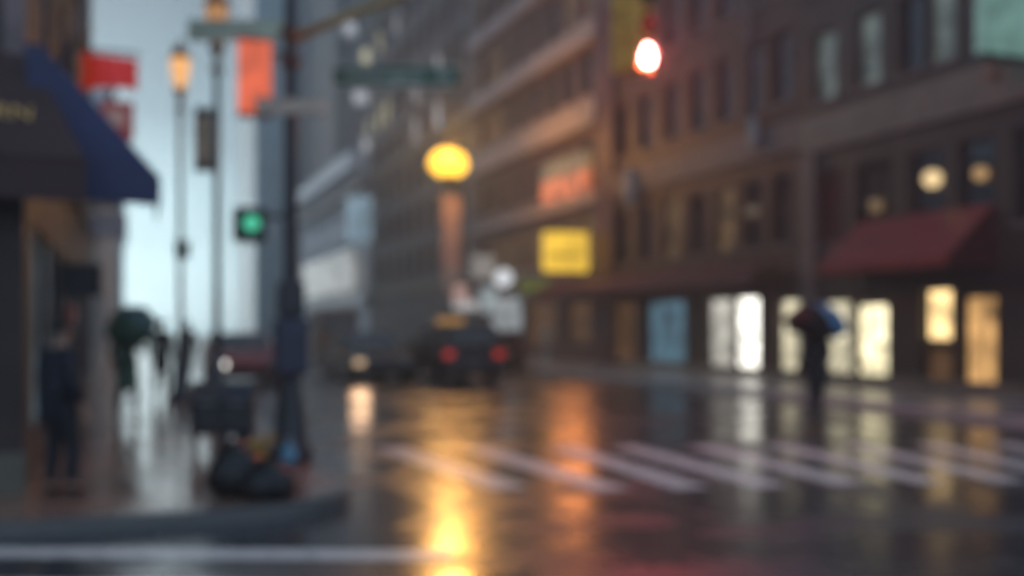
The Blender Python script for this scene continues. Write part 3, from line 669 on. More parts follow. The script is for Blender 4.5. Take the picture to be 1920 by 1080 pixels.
# pedestrian signal
p = W(470, 420, PD - .1); pg = thing('pedestrian_signal', p, 'dark boxy pedestrian signal with a teal green light left of the signal post', 'traffic light', world=True)
MB().box(p.x - .19, p.x + .17, p.y - .08, p.y + .14, p.z - .21, p.z + .19, .03).build('housing', mat('dark_green_housing', (.022, .035, .022), .4), pg)
MB().tube([(p.x + .0, p.y - .085, p.z), (p.x, p.y - .095, p.z)], .092, 20).build('lens', glow('green_lens_glow', (.10, .85, .50), .62, .2, 8), pg)
b = MB()
for k in range(9):
    a, c = PI * k / 9, PI * (k + 1) / 9
    b.face([(p.x + .11 * math.cos(a), p.y - .082, p.z + .11 * math.sin(a)), (p.x + .11 * math.cos(c), p.y - .082, p.z + .11 * math.sin(c)), (p.x + .11 * math.cos(c), p.y - .2, p.z + .10 * math.sin(c)), (p.x + .11 * math.cos(a), p.y - .2, p.z + .10 * math.sin(a))])
o = b.build('visor', M_black, pg); o.modifiers.new('thick', 'SOLIDIFY').thickness = .006
MB().tube([(p.x + .17, p.y + .05, p.z + .1), (PP.x, PP.y, p.z + .1)], .025, 8).build('bracket', M_black, pg)

# span wire above the junction with the hanging red signal and the green street sign
wz = 6.6; wa = Vector((PP.x, PP.y, wz)); wb = Vector((RF, V(1660, RF), 8.6))
b = MB(); n = 16
pts = [wa.lerp(wb, i / n) - Vector((0, 0, .55 * math.sin(PI * i / n))) for i in range(n + 1)]
b.tube(pts, .012, 6); mesh_thing(b, 'span_wire', M_black, wa, 'thin wire strung over the junction from the corner post', 'wire')
def wire_z(p):
    t = (p.x - wa.x) / (wb.x - wa.x); return wa.z + (wb.z - wa.z) * t - .55 * math.sin(PI * t), wa.y + (wb.y - wa.y) * t
def on_wire(px):                      # point of the wire in picture column px
    k = (px - 960) / FPX; dr = FW + RT * k; dw = wb - wa
    t = (wa.y * dr.x - wa.x * dr.y) / (dw.x * dr.y - dw.y * dr.x); p = wa.lerp(wb, t); p.z -= .55 * math.sin(PI * t); return p
q = on_wire(1196); dq = q.dot(FW); zl = W(1215, 108, dq).z
sg = thing('traffic_light', (q.x, q.y, zl), 'yellow hanging traffic signal with its red light glaring', 'traffic light', rz=-YAW + R_(50))
ym = mat('yellow_signal_housing', (.92, .50, .09), .4, scale=5)
sc_ = dq / 12.0
for k, nm in enumerate(('red_section', 'amber_section', 'green_section')):
    zz = .36 * k * sc_
    s_ = MB().box(-.17 * sc_, .17 * sc_, -.12 * sc_, .28 * sc_, zz - .172 * sc_, zz + .172 * sc_, .03).build('section', ym, sg)
    MB().tube([(0, -.122 * sc_, zz), (0, -.15 * sc_, zz)], .125 * sc_, 24).build('lens', glow('red_lens_glow', (1, .30, .26), 40, .05) if k == 0 else mat(nm, (.05, .035, .01) if k == 1 else (.01, .04, .02), .2), s_)
    b = MB(); rr = .148 * sc_
    for i in range(14):
        a, c = -.35 + (PI + .7) * i / 14, -.35 + (PI + .7) * (i + 1) / 14; kf = lambda a: -.122 * sc_ - (.055 * sc_ if math.sin(a) > 0 else .03 * sc_)
        b.face([(rr * math.cos(a), -.122 * sc_, zz + rr * math.sin(a)), (rr * math.cos(c), -.122 * sc_, zz + rr * math.sin(c)), (rr * math.cos(c), kf(c), zz + rr * math.sin(c)), (rr * math.cos(a), kf(a), zz + rr * math.sin(a))])
    o = b.build('visor', M_black, s_); o.modifiers.new('thick', 'SOLIDIFY').thickness = .006
MB().tube([(0, .02, .36 * 2.45 * sc_), (0, .02, q.z - zl)], .03, 8).build('hanger', ym, sg)
M_sgreen = mat('street_sign_green', (.065, .13, .08), .45, scale=4)
qa, qb = on_wire(640), on_wire(850); qm = on_wire(745)
d_ = qm.dot(FW)
gs, mid, L_ = blade(626, 864, 126, 160, d_, 'wide green street name sign hanging in front of the dark tower', M_sgreen, mat('worn_green_white_letters', (.62, .66, .56), .5), {'Washington': -.10, 'St': .37}, .19 * d_ / 12)
for sx in (-.42, .42): MB().tube([(sx * L_, 0, .11), (sx * L_, 0, qm.z - mid.z + (-.02 if sx < 0 else .09))], .01, 6).build('hanger', M_black, gs)

# amber street lamp far on the right kerb with a pink banner
dA = 43.5; g = W(846, HOR, dA); hA = W(0, 316, dA).z
al = thing('street_lamp', (g.x, g.y, 0), 'big yellow glowing street lamp on a dark pole above the pinkish banner', 'street lamp', world=True)
MB().lathe([(.22, 0), (.2, .5), (.1, .7), (.085, 3), (.07, hA - .7)], (g.x, g.y, 0)).build('pole', M_pole, al)
MB().ball((g.x - .12, g.y, hA + .22), .9, 1.0, .55, .72).build('globe', glow('sodium_glow', (1, .52, .04), 2.8, .12, .8), al)
MB().lathe([(.1, hA - .8), (.35, hA - .62), (.5, hA - .42), (.42, hA - .36)], (g.x - .08, g.y, 0)).build('collar', M_black, al)
MB().lathe([(.4, hA + .84), (.2, hA + .98), (.05, hA + 1.1)], (g.x - .12, g.y, 0)).build('cap', M_black, al)
q = W(846, 435, dA - .14)
pk = thing('banner', q, 'tall pinkish banner hung on the pole under the yellow street lamp', 'banner', world=True)
MB().box(q.x - .42, q.x + .42, q.y - .015, q.y + .015, q.z - 1.55, q.z + 1.55).build('cloth', mat('salmon_cloth', (.52, .38, .36), .6, var=.3), pk)
MB().box(q.x - .42, q.x + .42, q.y - .016, q.y + .016, q.z - 2.25, q.z - 1.56).build('hem', mat('pale_hem_cloth', (.45, .41, .40), .6), pk)
for zz in (1.58, -2.27): MB().tube([(q.x - .45, q.y, q.z + zz), (q.x + .45, q.y, q.z + zz)], .03, 6).build('rod', M_steel, pk)

# parking meter on the right kerb
g = W(1014, HOR, 36.9); pm_ = thing('parking_meter', (g.x + .2, g.y, .13), 'pale grey parking meter on the far kerb right of the parked cars', 'parking meter')
pmm = mat('pale_meter_paint', (.42, .42, .40), .4)
MB().lathe([(.11, 0), (.09, .06), (.05, .1), (.045, .95)]).build('post', pmm, pm_)
MB().lathe([(.09, .95), (.14, 1.05), (.15, 1.3), (.12, 1.42), (.02, 1.48)]).build('head', pmm, pm_)
MB().box(-.06, .06, -.155, -.14, 1.2, 1.34).build('display', M_glass, pm_)

# newspaper boxes by the corner
def newsbox(px, d, label, m_, w):
    g = W(px, HOR, d); o = thing('newspaper_box', (g.x, g.y, .13), label, 'newspaper box', rz=-YAW + R_(8), group='newspaper boxes on the corner pavement'); h = w / 2
    for sx in (-1, 1):
        for sy in (-1, 1): MB().box(sx * h * .8 - .02, sx * h * .8 + .02, sy * .13 - .02, sy * .13 + .02, 0, .2).build('leg', M_black, o)
    b = MB(); b.prism([(-h, -.2, .2), (-h, .2, .2), (-h, .2, .86), (-h, .1, .86), (-h, -.2, .66)], (w, 0, 0)); b.build('body', m_, o)
    MB().box(-h * .8, h * .8, -.212, -.202, .32, .6).build('door', M_glass, o)
    MB().box(-h * .5, h * .5, -.235, -.213, .61, .635).build('handle', M_steel, o)
newsbox(392, 12.5, 'dark brown newspaper box at the left behind the black rubbish bags', mat('brown_grey_box', (.05, .04, .038), .45), .42)
newsbox(448, 12.5, 'dark navy newspaper box between the brown box and the signal post', mat('navy_box', (.024, .03, .045), .45), .38)

# rubbish bags: crumpled, tied at the neck
def bag(px, py, w, h, seed, label, m_):
    g = G(px, py, .13); rnd = random.Random(seed)
    bm = bmesh.new(); bmesh.ops.create_icosphere(bm, subdivisions=4, radius=1)
    from mathutils import noise
    for v in bm.verts:
        c = v.co.copy(); n_ = noise.noise(c * 2.2 + Vector((seed * 3.1, 0, 0))) * .14 + abs(noise.noise(c * 5 + Vector((0, seed, 0)))) * .10
        c *= 1 + n_
        zz = c.z
        if zz < -.62: zz = -.62 - (zz + .62) * -.05
        tap = 1 - max(0, zz - .35) * .95
        v.co = Vector((c.x * w / 2 * max(tap, .12), c.y * w / 2 * .85 * max(tap, .12), (zz + .64) * h / 1.75))
    for f in bm.faces: f.smooth = True
    b = MB(); b.bm.free(); b.bm = bm
    b.tube([(0, 0, h * .86), (.01, 0, h * .95), (.03, .01, h * 1.02)], [.02, .03, .055], 8)
    o = b.build('garbage_bag', m_); o.location = (g.x, g.y, .13); return tag(o, label, 'rubbish bag', 'rubbish bags at the kerb corner')
blk = mat('black_bin_liner', (.008, .008, .009), .28, scale=8, bump=.3)
bag(444, 930, .52, .56, 1, 'biggest black rubbish bag in front of the newspaper boxes', blk)
bag(505, 936, .46, .40, 2, 'low black rubbish bag at the foot of the signal post, right of the biggest bag', blk)
bag(468, 900, .42, .5, 3, 'black rubbish bag tucked behind the biggest bag', blk)
# yellow box lid and blue jug, red-brown crate on the bags
p = W(497, 883, 9.85); yb_ = thing('cardboard_box', (p.x, p.y, .13), 'battered yellow-ochre carton wedged among the black rubbish bags', 'box', rz=.5)
b = MB(); b.box(-.09, .09, -.08, .08, .18, .46, .01, Matrix.Rotation(R_(-18), 4, 'Y')); b.build('carton', mat('ochre_card', (.40, .22, .04), .5, var=.3, scale=12), yb_)
b = MB(); b.prism([(-.12, -.085, .47), (.05, -.085, .50), (.04, -.15, .43), (-.11, -.15, .40)], (0, .006, .012)); b.build('flap', mat('ochre_card_flap', (.34, .19, .05), .6), yb_)
p = W(541, 848, 11.2); bj = thing('plastic_jug', (p.x, p.y, p.z - .12), 'small pale blue plastic jug at the foot of the signal post', 'jug')
MB().lathe([(.075, -.02), (.09, 0), (.09, .13), (.05, .19), (.03, .22), (.03, .25)], n=14).build('body', mat('blue_plastic', (.16, .36, .50), .3), bj)
MB().lathe([(.035, .251), (.035, .28), (.0, .283)], n=12).build('cap', M_palef, bj)
# a dark crate carries the jug
MB_c = MB(); hx = p.z - .14 - .13
MB_c.box(-.16, .16, -.14, .14, 0, .03); 
for (x0, x1, y0, y1) in ((-.16, .16, -.14, -.12), (-.16, .16, .12, .14), (-.16, -.14, -.12, .12), (.14, .16, -.12, .12)):
    for k in range(3): MB_c.box(x0, x1, y0, y1, .03 + k * (hx - .03) / 3 + .012 * (k > 0), .03 + (k + 1) * (hx - .03) / 3)
MB_c.box(-.16, .16, -.14, .14, hx + .001, hx + .012)
cr = MB_c.build('crate', mat('dark_maroon_crate', (.05, .014, .014), .5)); cr.location = (p.x, p.y, .13); cr.rotation_euler[2] = -.3
tag(cr, 'dark maroon slatted crate under the blue jug', 'crate')

# ------------------------------------------------------------------ vehicles
def car(name, loc, rz, label, paint, suv=False, lights=None, group=None, cat='car', tail=None, sign=None, van=False, one=False):
    """local: length along y, nose at +y"""
    o = thing(name, loc, label, cat, rz=rz, group=group)
    L2, w = (2.35, .93) if not van else (2.6, 1.0)
    hood, roof, gc = (.95, 1.48, .22) if not suv else (1.08, 1.72, .28)
    if van: hood, roof = 1.25, 2.45
    prof = [(-L2, .42), (-L2 + .03, hood - .05), (-L2 + .12, hood), (L2 * .45, hood), (L2 * .9, hood - .14), (L2, hood - .3), (L2, .36), (L2 - .1, gc), (L2 * .78, gc), (L2 * .74, .5), (L2 * .66, .66), (L2 * .54, .66), (L2 * .46, .5), (L2 * .42, gc), (-L2 * .42, gc), (-L2 * .46, .5), (-L2 * .54, .66), (-L2 * .66, .66), (-L2 * .74, .5), (-L2 * .78, gc), (-L2 + .1, gc)]
    b = MB(); b.prism([(-w, y, z) for y, z in prof], (2 * w, 0, 0))
    bmesh.ops.bevel(b.bm, geom=[e for e in b.bm.edges if abs(e.verts[0].co.x - e.verts[1].co.x) < .01], offset=.07, segments=3, affect='EDGES')
    for f in b.bm.faces: f.smooth = False
    body = b.build('body', paint, o)
    # cabin: tapered
    yb0, yf0 = (-L2 + .1, L2 * .42); yb1, yf1 = (-L2 + (.28 if suv or van else .75), L2 * .08 if not van else L2 * .25); wt = w * (.82 if not van else .93)
    def ring(y0, y1, ww, z): return [(-ww, y0, z), (ww, y0, z), (ww, y1, z), (-ww, y1, z)]
    lo, hi = ring(yb0, yf0, w * .95, hood - .02), ring(yb1, yf1, wt, roof)
    b = MB(); b.face(lo); b.face(hi)
    for k in range(4): b.face([lo[k], lo[(k + 1) % 4], hi[(k + 1) % 4], hi[k]])
    bmesh.ops.remove_doubles(b.bm, verts=b.bm.verts, dist=1e-4)
    bmesh.ops.bevel(b.bm, geom=list(b.bm.edges), offset=.06, segments=2, affect='EDGES')
    b.build('cabin', paint, o)
    def glassq(k, s0, s1, z0, z1, nm):
        A, B_, C_, D_ = [Vector(v) for v in (lo[k], lo[(k + 1) % 4], hi[(k + 1) % 4], hi[k])]
        def P(s, t): return (A.lerp(B_, s)).lerp(D_.lerp(C_, s), t)
        q = [P(s0, z0), P(s1, z0), P(s1, z1), P(s0, z1)]; n_ = (q[1] - q[0]).cross(q[3] - q[0]).normalized()
        c = sum(q, Vector()) / 4
        if n_.dot(c - Vector((0, (yb0 + yf0) / 2, hood + .3))) < 0: n_ = -n_
        MB().prism([v + n_ * .004 for v in q], n_ * .008).build(nm, M_glass, o)
    glassq(0, .08, .92, .14, .86, 'rear_window'); glassq(2, .06, .94, .12, .88, 'windscreen')
    for k in (1, 3):
        glassq(k, .08, .47, .14, .86, 'side_window'); glassq(k, .52, .92, .14, .86, 'side_window')
    for sx in (-1, 1):
        for yy in (-L2 * .6, L2 * .6):
            wh = MB().tube([(sx * (w - .2), yy, .33), (sx * (w + .005), yy, .33)], .33, 22).build('wheel', M_rubber, o)
            MB().tube([(sx * (w - .02), yy, .33), (sx * (w + .018), yy, .33)], .2, 14).build('rim', M_chrome, wh)
        MB().box(sx * w * .93, sx * w * .60, L2 - .04, L2 + .012, hood - .42, hood - .25, .02).build('headlight', (lights if lights and (sx > 0 or not one) else None) or mat('unlit_lamp_glass', (.25, .25, .25), .2), o)
        MB().box(sx * w * .96, sx * w * .66, -L2 - .018, -L2 + .05, hood - .30, hood - .10, .02).build('tail_light', tail or mat('unlit_red_lens', (.16, .012, .01), .25), o)
        MB().box(sx * (w + .0), sx * (w + .16), L2 * .33, L2 * .39, hood + .02, hood + .16, .02).build('mirror', paint, o)
    for yy in (-L2 - .055, L2 + .003): MB().box(-w * .9, w * .9, yy, yy + .055, .3, .48, .015).build('bumper', M_black, o)
    MB().box(-.24, .24, -L2 - .03, -L2 - .004, .56, .70).build('number_plate', mat('dull_plate', (.10, .11, .14), .4), o)
    MB().box(-.5, .5, L2 - .02, L2 + .008, .5, hood - .44).build('grille', M_black, o)
    if sign: MB().box(-.42, .42, -.12, .14, roof + .005, roof + .22, .04).build('roof_sign', sign, o)
    return o
brk = glow('tail_light_glow', (1, .05, .03), .4, .3, 3)
hd_white = glow('white_headlight_glow', (1, .98, .92), 2.6, .1, 3)
hd_warm = glow('warm_headlight_glow', (1, .68, .42), .8, .1, 3)
cx = W(844, HOR, 30.5)
car('taxi', (cx.x, cx.y, 0), 0, 'dark taxi seen from behind with red tail lights and an amber roof sign', mat('dark_maroon_paint', (.028, .014, .013), .25, var=.1), suv=True, tail=brk, sign=glow('taxi_sign_glow', (1, .5, .12), .30, .2, 3))
cx = W(703, HOR, 30.5)
oc = car('oncoming_car', (cx.x - .05, cx.y + 1, 0), PI, 'dark grey oncoming car with lit headlights left of the taxi', mat('dark_grey_paint', (.03, .031, .033), .25, var=.1), lights=hd_warm, one=True)
cx = W(436, HOR, 30.3)
car('parked_car', (2.95, cx.y - .6, 0), PI, 'red car at the left kerb facing the viewer with a bright white headlight', mat('red_car_paint', (.30, .022, .022), .25, var=.1), lights=hd_white, one=True, group='cars parked along the kerbs')
car('parked_car', (12.85, W(950, HOR, 39.5).y, 0), 0, 'dark red car parked at the right kerb beyond the taxi', mat('dark_red_paint', (.09, .015, .014), .25, var=.1), group='cars parked along the kerbs')
car('delivery_van', (11.9, 63, 0), 0, 'white van far up the street in front of the pale building', mat('white_van_paint', (.62, .63, .62), .3, var=.06), van=True, cat='van')
car('delivery_van', (9.0, 49, 0), 0, 'brown van up the street between the white van and the dark oncoming car', mat('brown_van_paint', (.16, .085, .05), .35, var=.1), van=True, cat='van')

# ------------------------------------------------------------------ people
def skin(name, chains, m_, parent, sub=2, root=None):
    """chains: lists of ((x,y,z), radius) ; shared points are merged"""
    key = {}; vs = []; rs = []; es = set()
    for ch in chains:
        prev = None
        for p, r in ch:
            k = tuple(round(c, 4) for c in p)
            if k not in key: key[k] = len(vs); vs.append(p); rs.append(r)
            i = key[k]
            if prev is not None and prev != i: es.add((prev, i))
            prev = i
    me = bpy.data.meshes.new(name); me.from_pydata(vs, list(es), [])
    o = bpy.data.objects.new(name, me); COL.objects.link(o)
    o.modifiers.new('skin', 'SKIN'); s = o.modifiers.new('sub', 'SUBSURF'); s.levels = s.render_levels = sub
    for i, sv in enumerate(me.skin_vertices[0].data):
        r = rs[i]; sv.radius = r if hasattr(r, '__len__') else (r, r); sv.use_root = (i == 0)
    dg = bpy.context.evaluated_depsgraph_get(); m2 = bpy.data.meshes.new_from_object(o.evaluated_get(dg))
    bpy.data.objects.remove(o); bpy.data.meshes.remove(me)
    m2.name = name; m2.materials.clear(); m2.materials.append(m_)
    for f in m2.polygons: f.use_smooth = True
    o = bpy.data.objects.new(name, m2); COL.objects.link(o); o.parent = parent; return o
def hand(chains, wr, el, side):
    w = Vector(wr); d = (w - Vector(el)).normalized(); a = d.cross(Vector((0, 1, 0.2))).normalized() * side; c = d.cross(a)
    palm = w + d * .06; chains.append([(tuple(w), .026), (tuple(palm), (.04, .02))])
    for i, (off, ln) in enumerate(((-.032, .075), (-.011, .085), (.011, .08), (.03, .062))):
        k = palm + c * off + d * .035
        chains.append([(tuple(palm), (.04, .02)), (tuple(k), .0095), (tuple(k + d * ln * .5 + a * .012), .0085), (tuple(k + d * ln * .85 + a * .04), .0075)])
    t = w + d * .03 - c * .04
    chains.append([(tuple(palm), (.04, .02)), (tuple(t), .012), (tuple(t + d * .045 - c * .015 + a * .012), .009)])
def person(loc, rz, label, coat, trousers, h=1.72, stride=.22, hat=None, raise_hand=False, long_coat=.55, hood=None):
    o = thing('person', loc, label, 'person', rz=rz); k = h / 1.74
    def p(x, y, z): return (x * k, y * k, z * k)
    el, wr = {}, {}
    for s in (-1, 1):
        if raise_hand and s == 1: el[s] = p(.24, .08, 1.14); wr[s] = p(.13, .27, 1.30)
        else: el[s] = p(s * .25, -.04 - s * stride * .2, 1.14); wr[s] = p(s * .25, .08 - s * stride * .35, .90)
    hips = {s: p(s * .09, 0, .93) for s in (-1, 1)}; kn = {s: p(s * .10, s * stride * .55 + .05, .50) for s in (-1, 1)}; an = {s: p(s * .10, s * stride, .09) for s in (-1, 1)}
    toe = {s: p(s * .11, s * stride + .17, .035) for s in (-1, 1)}
    pel, sp, ch, nk = p(0, 0, .97), p(0, -.01, 1.18), p(0, 0, 1.38), p(0, .01, 1.49)
    chains = [[(pel, .13), (sp, .12), (ch, .13), (nk, .055), (p(0, .025, 1.55), .06), (p(0, .03, 1.63), (.072, .088)), (p(0, .02, 1.70), (.06, .07))],
              [(p(0, .03, 1.63), (.072, .088)), (p(0, .125, 1.615), .016)]]
    for s in (-1, 1):
        chains += [[(pel, .13), (hips[s], .085), (kn[s], .055), (an[s], .038), (toe[s], .03)],
                   [(ch, .13), (p(s * .17, 0, 1.41), .055), (el[s], .04), (wr[s], .028)], [(p(0, .03, 1.63), (.072, .088)), (p(s * .082, .015, 1.62), .014)]]
        hand(chains, wr[s], el[s], s)
    skin('body', chains, M_skin, o, 2)
    skin('coat', [[(p(0, 0, .97 - (long_coat - .3)), (.2, .16)), (pel, (.175, .145)), (sp, (.155, .135)), (ch, (.165, .14)), (p(0, .01, 1.465), .075)]] +
         [[(ch, (.165, .14)), (p(s * .175, 0, 1.41), .075), (el[s], .058), (tuple(Vector(wr[s]).lerp(Vector(el[s]), .08)), .045)] for s in (-1, 1)], coat, o)
    skin('trousers', [[(p(0, 0, .96), .135), (hips[s], .102), (kn[s], .073), (tuple(Vector(an[s]) + Vector((0, 0, .03))), .06)] for s in (-1, 1)], trousers, o)
    for s in (-1, 1):
        a, t = Vector(an[s]), Vector(toe[s])
        skin('shoe', [[(tuple(a - Vector((0, .05, .03))), .05), (tuple(a.lerp(t, .5) - Vector((0, 0, .012))), .046), (tuple(t), .036)]], M_black, o, 1)
        MB().ball(p(s * .031, .112, 1.64), .011 * k).build('eye', M_hair, o)
    MB().box(-.024 * k, .024 * k, .112 * k, .118 * k, 1.572 * k, 1.579 * k).build('mouth', mat('lips', (.2, .08, .07), .5), o)
    b = MB(); b.ball(p(0, -.005, 1.672), .105 * k, .92, 1.0, .95); bmesh.ops.delete(b.bm, geom=[v for v in b.bm.verts if v.co.z < 1.60 * k or (v.co.y > .05 * k and v.co.z < 1.69 * k)], context='VERTS'); hh = b.build('hair', hat or M_hair, o); hh.modifiers.new('thick', 'SOLIDIFY').thickness = .012
    return o, wr
def umbrella(top, tilt, label, mats, pick, r=.56, grip=None, group=None):
    """top: world position of the crown; local z along the shaft"""
    o = thing('umbrella', top, label, 'umbrella', group=group); o.rotation_euler = tilt
    b = MB(); n = 8; sub = 5
    def pt(i, j):                      # i: rib*sub + step, j: 0..6 from crown to rim
        a = 2 * PI * i / (n * sub); f = (i % sub) / sub; sag = 1 - .10 * math.sin(PI * f) * (j / 6) ** 1.5; rr = r * math.sin(j / 6 * 1.15) / math.sin(1.15) * sag
        return (rr * math.cos(a), rr * math.sin(a), -.34 * (j / 6) ** 2 + .018 * math.sin(PI * f) * (j / 6))
    for i in range(n * sub):
        b.mi = pick[(i // sub) % n]
        for j in range(6):
            q = [pt(i, j), pt(i, j + 1), pt(i + 1, j + 1), pt(i + 1, j)]
            if j == 0: q = q[1:] if q[0] == q[3] else [q[0], q[1], q[2]]
            f = b.face(q); f.smooth = True
    c = b.build('canopy', mats, o); c.modifiers.new('thick', 'SOLIDIFY').thickness = .004
    ln = .86 if grip is None else grip
    MB().tube([(0, 0, .07), (0, 0, -ln)], .007, 8).build('shaft', M_steel, o)
    MB().tube([(0, 0, -ln), (0, 0, -ln - .09), (.02, 0, -ln - .125), (.05, 0, -ln - .13), (.07, 0, -ln - .10)], .014, 8).build('handle', M_black, o)
    for i in range(n):
        MB().tube([tuple(Vector(pt(i * sub, j)) - Vector((0, 0, .012))) for j in range(7)], .004, 5).build('rib', M_steel, o)
    return o
dk = mat('black_coat_cloth', (.014, .013, .014), .7); dk2 = mat('charcoal_trousers', (.016, .016, .018), .7)
# crossing man
g = G(1532, 812)
rzp = -YAW + R_(12)
pr_, wr = person((g.x, g.y, 0), rzp, 'dark-clothed walker crossing at right under the brown and blue umbrella', dk, dk2, 1.74, .24, raise_hand=True, long_coat=.62)
hw = Matrix.Translation((g.x, g.y, 0)) @ Matrix.Rotation(rzp, 4, 'Z') @ (Vector(wr[1]) + Vector((-.02, .05, .05)))
tilt = Vector((-.20, -.46, 1)).normalized(); tp = Vector((hw.x, hw.y, hw.z)) + tilt * .72
umbrella(tp, Vector((0, 0, 1)).rotation_difference(tilt).to_euler(), 'tilted brown and blue umbrella held by the walker crossing at right',
         [mat('brown_umbrella_cloth', (.016, .014, .013), .5, trans=(.012, .008, .007)), mat('blue_umbrella_cloth', (.28, .58, .88), .4, trans=(.16, .36, .6),   )], [1, 1, 0, 0, 0, 0, 1, 1], .52, .72)
# left pavement people
g = G(112, 930, .13)
person((g.x, g.y, .13), R_(-50), 'dark navy-coated person standing close to the brick corner at left', mat('navy_coat_cloth', (.012, .016, .028), .7), mat('navy_trousers', (.012, .016, .024), .7), 1.62, .05, long_coat=.6)
g = G(238, 783, .13)
rz2 = -YAW + R_(6)
pr2, wr2 = person((g.x, g.y, .13), rz2, 'person in a dark green raincoat walking away under the teal umbrella', mat('green_raincoat', (.06, .15, .11), .4), dk2, 1.72, .16, raise_hand=True, long_coat=.85)
hw = Matrix.Translation((g.x, g.y, .13)) @ Matrix.Rotation(rz2, 4, 'Z') @ (Vector(wr2[1]) + Vector((-.02, .05, .05)))
ax = (Matrix.Rotation(rz2, 3, 'Z') @ Vector((-.06, -.86, .5))).normalized()
umbrella(hw + ax * .72, Vector((0, 0, 1)).rotation_difference(ax).to_euler(), 'dull teal umbrella tilted over the back of the green raincoat on the left pavement', [mat('teal_umbrella_cloth', (.25, .42, .40), .45, trans=(.16, .24, .24)), mat('green_umbrella_cloth', (.12, .28, .20), .45, trans=(.08, .16, .12))], [0, 0, 0, 1, 1, 1, 1, 0], .45, .72)
g = G(302, 745, .13)
person((g.x, g.y, .13), R_(-10), 'person in a dark grey coat walking away past the farther lamp post', mat('dark_grey_coat', (.03, .028, .030), .7), dk2, 1.70, .2, long_coat=.75)
g = G(352, 712, .13)
person((g.x, g.y, .13), R_(10), 'small far figure in dark clothes between the lamp posts', mat('slate_coat', (.035, .04, .045), .7), dk2, 1.68, .2, long_coat=.5)

# ------------------------------------------------------------------ haze
HZ = 0.0041
m, nt, out = nodes('rain_haze')
pv = N(nt, 'ShaderNodeVolumePrincipled'); pv.inputs['Density'].default_value = HZ; pv.inputs['Color'].default_value = (.82, .93, .98, 1); pv.inputs['Anisotropy'].default_value = .45
nt.links.new(pv.outputs[0], out.inputs['Volume'])
b = MB(); b.box(-62, 80, -14, 216, -1.0, 112)
b.build('haze', m, kind='stuff')

# ------------------------------------------------------------------ light: overcast dusk sky + a weak, very soft sun
w = bpy.data.worlds.new('World'); S.world = w; w.use_nodes = True
nt = w.node_tree; nt.nodes.clear()
out = nt.nodes.new('ShaderNodeOutputWorld'); bg = nt.nodes.new('ShaderNodeBackground')
sky = nt.nodes.new('ShaderNodeTexSky'); sky.sky_type = 'NISHITA'; sky.sun_disc = False
SUN_EL, SUN_AZ = R_(14), R_(-6)          # the bright gap at the end of the street
sky.sun_elevation = SUN_EL; sky.sun_rotation = SUN_AZ; sky.air_density = 1.2; sky.dust_density = 1.5; sky.ozone_density = 2
hs = nt.nodes.new('ShaderNodeHueSaturation'); hs.inputs['Saturation'].default_value = .55; nt.links.new(sky.outputs[0], hs.inputs['Color'])
# cloud cover: brighter towards the horizon in the direction of the sun
tc = nt.nodes.new('ShaderNodeTexCoord'); dt = nt.nodes.new('ShaderNodeVectorMath'); dt.operation = 'DOT_PRODUCT'
sd = Vector((math.sin(R_(-1)) * math.cos(R_(3)), math.cos(R_(-1)) * math.cos(R_(3)), math.sin(R_(3)))); dt.inputs[1].default_value = sd
nt.links.new(tc.outputs['Generated'], dt.inputs[0])
rp = nt.nodes.new('ShaderNodeValToRGB'); cr_ = rp.color_ramp
cr_.elements[0].position = 0.0; cr_.elements[0].color = (3.7, 5.2, 7.2, 1)
cr_.elements[1].position = 1.0; cr_.elements[1].color = (14.5, 21.5, 24.0, 1)
for pos, c in ((.70, (3.0, 4.7, 6.6, 1)), (.955, (2.0, 2.8, 3.5, 1)), (.988, (5.2, 8.2, 9.8, 1))):
    e = cr_.elements.new(pos); e.color = c
nt.links.new(dt.outputs['Value'], rp.inputs[0])
no = nt.nodes.new('ShaderNodeTexNoise'); no.inputs['Scale'].default_value = 5; no.inputs['Detail'].default_value = 6
mp = nt.nodes.new('ShaderNodeMapping'); mp.inputs['Scale'].default_value = (1, 1, 3); nt.links.new(tc.outputs['Generated'], mp.inputs[0]); nt.links.new(mp.outputs[0], no.inputs['Vector'])
mr = nt.nodes.new('ShaderNodeMapRange'); mr.inputs['To Min'].default_value = .75; mr.inputs['To Max'].default_value = 1.25; nt.links.new(no.outputs['Fac'], mr.inputs[0])
sc = nt.nodes.new('ShaderNodeVectorMath'); sc.operation = 'SCALE'; nt.links.new(rp.outputs[0], sc.inputs[0]); nt.links.new(mr.outputs[0], sc.inputs['Scale'])
mx = nt.nodes.new('ShaderNodeMix'); mx.data_type = 'RGBA'; mx.inputs['Factor'].default_value = .9
nt.links.new(hs.outputs[0], mx.inputs['A']); nt.links.new(sc.outputs[0], mx.inputs['B'])
nt.links.new(mx.outputs['Result'], bg.inputs['Color']); bg.inputs['Strength'].default_value = .085
nt.links.new(bg.outputs[0], out.inputs[0])
ld = bpy.data.lights.new('sun', 'SUN'); ld.energy = .12; ld.angle = R_(30); ld.color = (1, .96, .92)
lo_ = bpy.data.objects.new('sun', ld); COL.objects.link(lo_)
sv = Vector((math.sin(SUN_AZ) * math.cos(SUN_EL), math.cos(SUN_AZ) * math.cos(SUN_EL), math.sin(SUN_EL)))
lo_.rotation_euler = sv.to_track_quat('Z', 'Y').to_euler(); lo_.location = (0, 60, 60)
def lamp(name, loc, col, energy, r):
    l = bpy.data.lights.new(name, 'POINT'); l.energy = energy; l.color = col; l.shadow_soft_size = r
    o = bpy.data.objects.new(name, l); COL.objects.link(o); o.location = loc; return o
LAMP_A = lamp('sodium_light', (al.location.x - .12, al.location.y - 1.1, hA + 1.2), (1, .40, .06), 1000, .5)
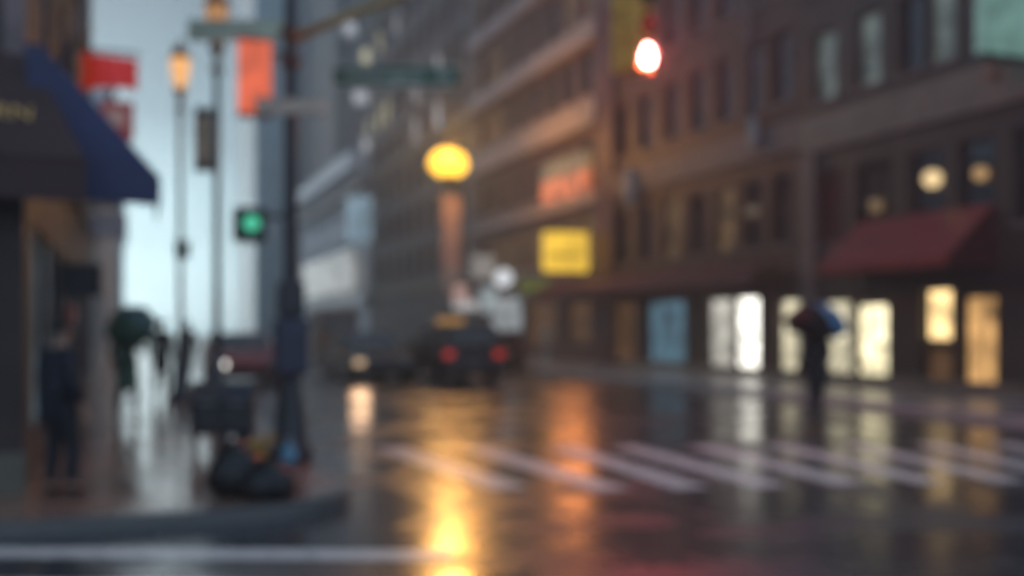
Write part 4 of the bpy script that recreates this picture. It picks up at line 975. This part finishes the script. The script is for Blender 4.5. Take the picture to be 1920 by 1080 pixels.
sp_ = bpy.data.lights.new('sodium_beam', 'SPOT'); sp_.energy = 900; sp_.color = (1, .52, .16); sp_.spot_size = R_(62); sp_.spot_blend = 1; sp_.shadow_soft_size = .6
so_ = bpy.data.objects.new('sodium_beam', sp_); COL.objects.link(so_); so_.location = (al.location.x - .45, al.location.y - .95, hA + .2)
so_.rotation_euler = (so_.location - Vector((2.0, 0, .5))).to_track_quat('Z', 'Y').to_euler()
q = Matrix.Translation(sg.location) @ Matrix.Rotation(sg.rotation_euler[2], 4, 'Z') @ Vector((0, -.20 * sc_, -.02))
lamp('red_signal_light', q, (1, .085, .07), 330, .03)

def beam(name, loc, aim, col, energy, size, r):
    l = bpy.data.lights.new(name, 'SPOT'); l.energy = energy; l.color = col; l.spot_size = R_(size); l.spot_blend = 1; l.shadow_soft_size = r
    o = bpy.data.objects.new(name, l); COL.objects.link(o); o.location = loc; o.rotation_euler = (Vector(loc) - Vector(aim)).to_track_quat('Z', 'Y').to_euler()
beam('headlight_beam', (oc.matrix_basis @ Vector((.72, 2.5, .66))), (-1.0, 0, .2), (1, .60, .34), 26, 60, .3)
yq = Vector(ys.location)
beam('added_streak_spot', (yq.x, yq.y - .5, 4.7), (3.5, 0, .3), (1, .28, .09), 230, 60, .9)  # added orange spot that lays an orange streak on the wet road

# ------------------------------------------------------------------ camera: thrown far out of focus, as the photograph is
cd = bpy.data.cameras.new('camera'); cam = bpy.data.objects.new('camera', cd); COL.objects.link(cam)
cam.location = (0, 0, EYE); cam.rotation_euler = (PI / 2, 0, -YAW)
cd.lens = 35; cd.sensor_width = 36; cd.shift_y = (HOR - 540) / 1920
cd.clip_end = 3000
cd.dof.use_dof = True; cd.dof.focus_distance = 1.0; cd.dof.aperture_fstop = 2.0
S.camera = cam
S.view_settings.view_transform = 'Standard'; S.view_settings.look = 'None'; S.view_settings.exposure = .18; S.view_settings.gamma = 1
S.render.engine = 'CYCLES'
S.cycles.use_denoising = True
S.cycles.max_bounces = 6; S.cycles.diffuse_bounces = 3; S.cycles.glossy_bounces = 4; S.cycles.volume_bounces = 0; S.cycles.transmission_bounces = 3
S.cycles.sample_clamp_indirect = 8
for o in bpy.data.objects:
    if '_o' in o: del o['_o']
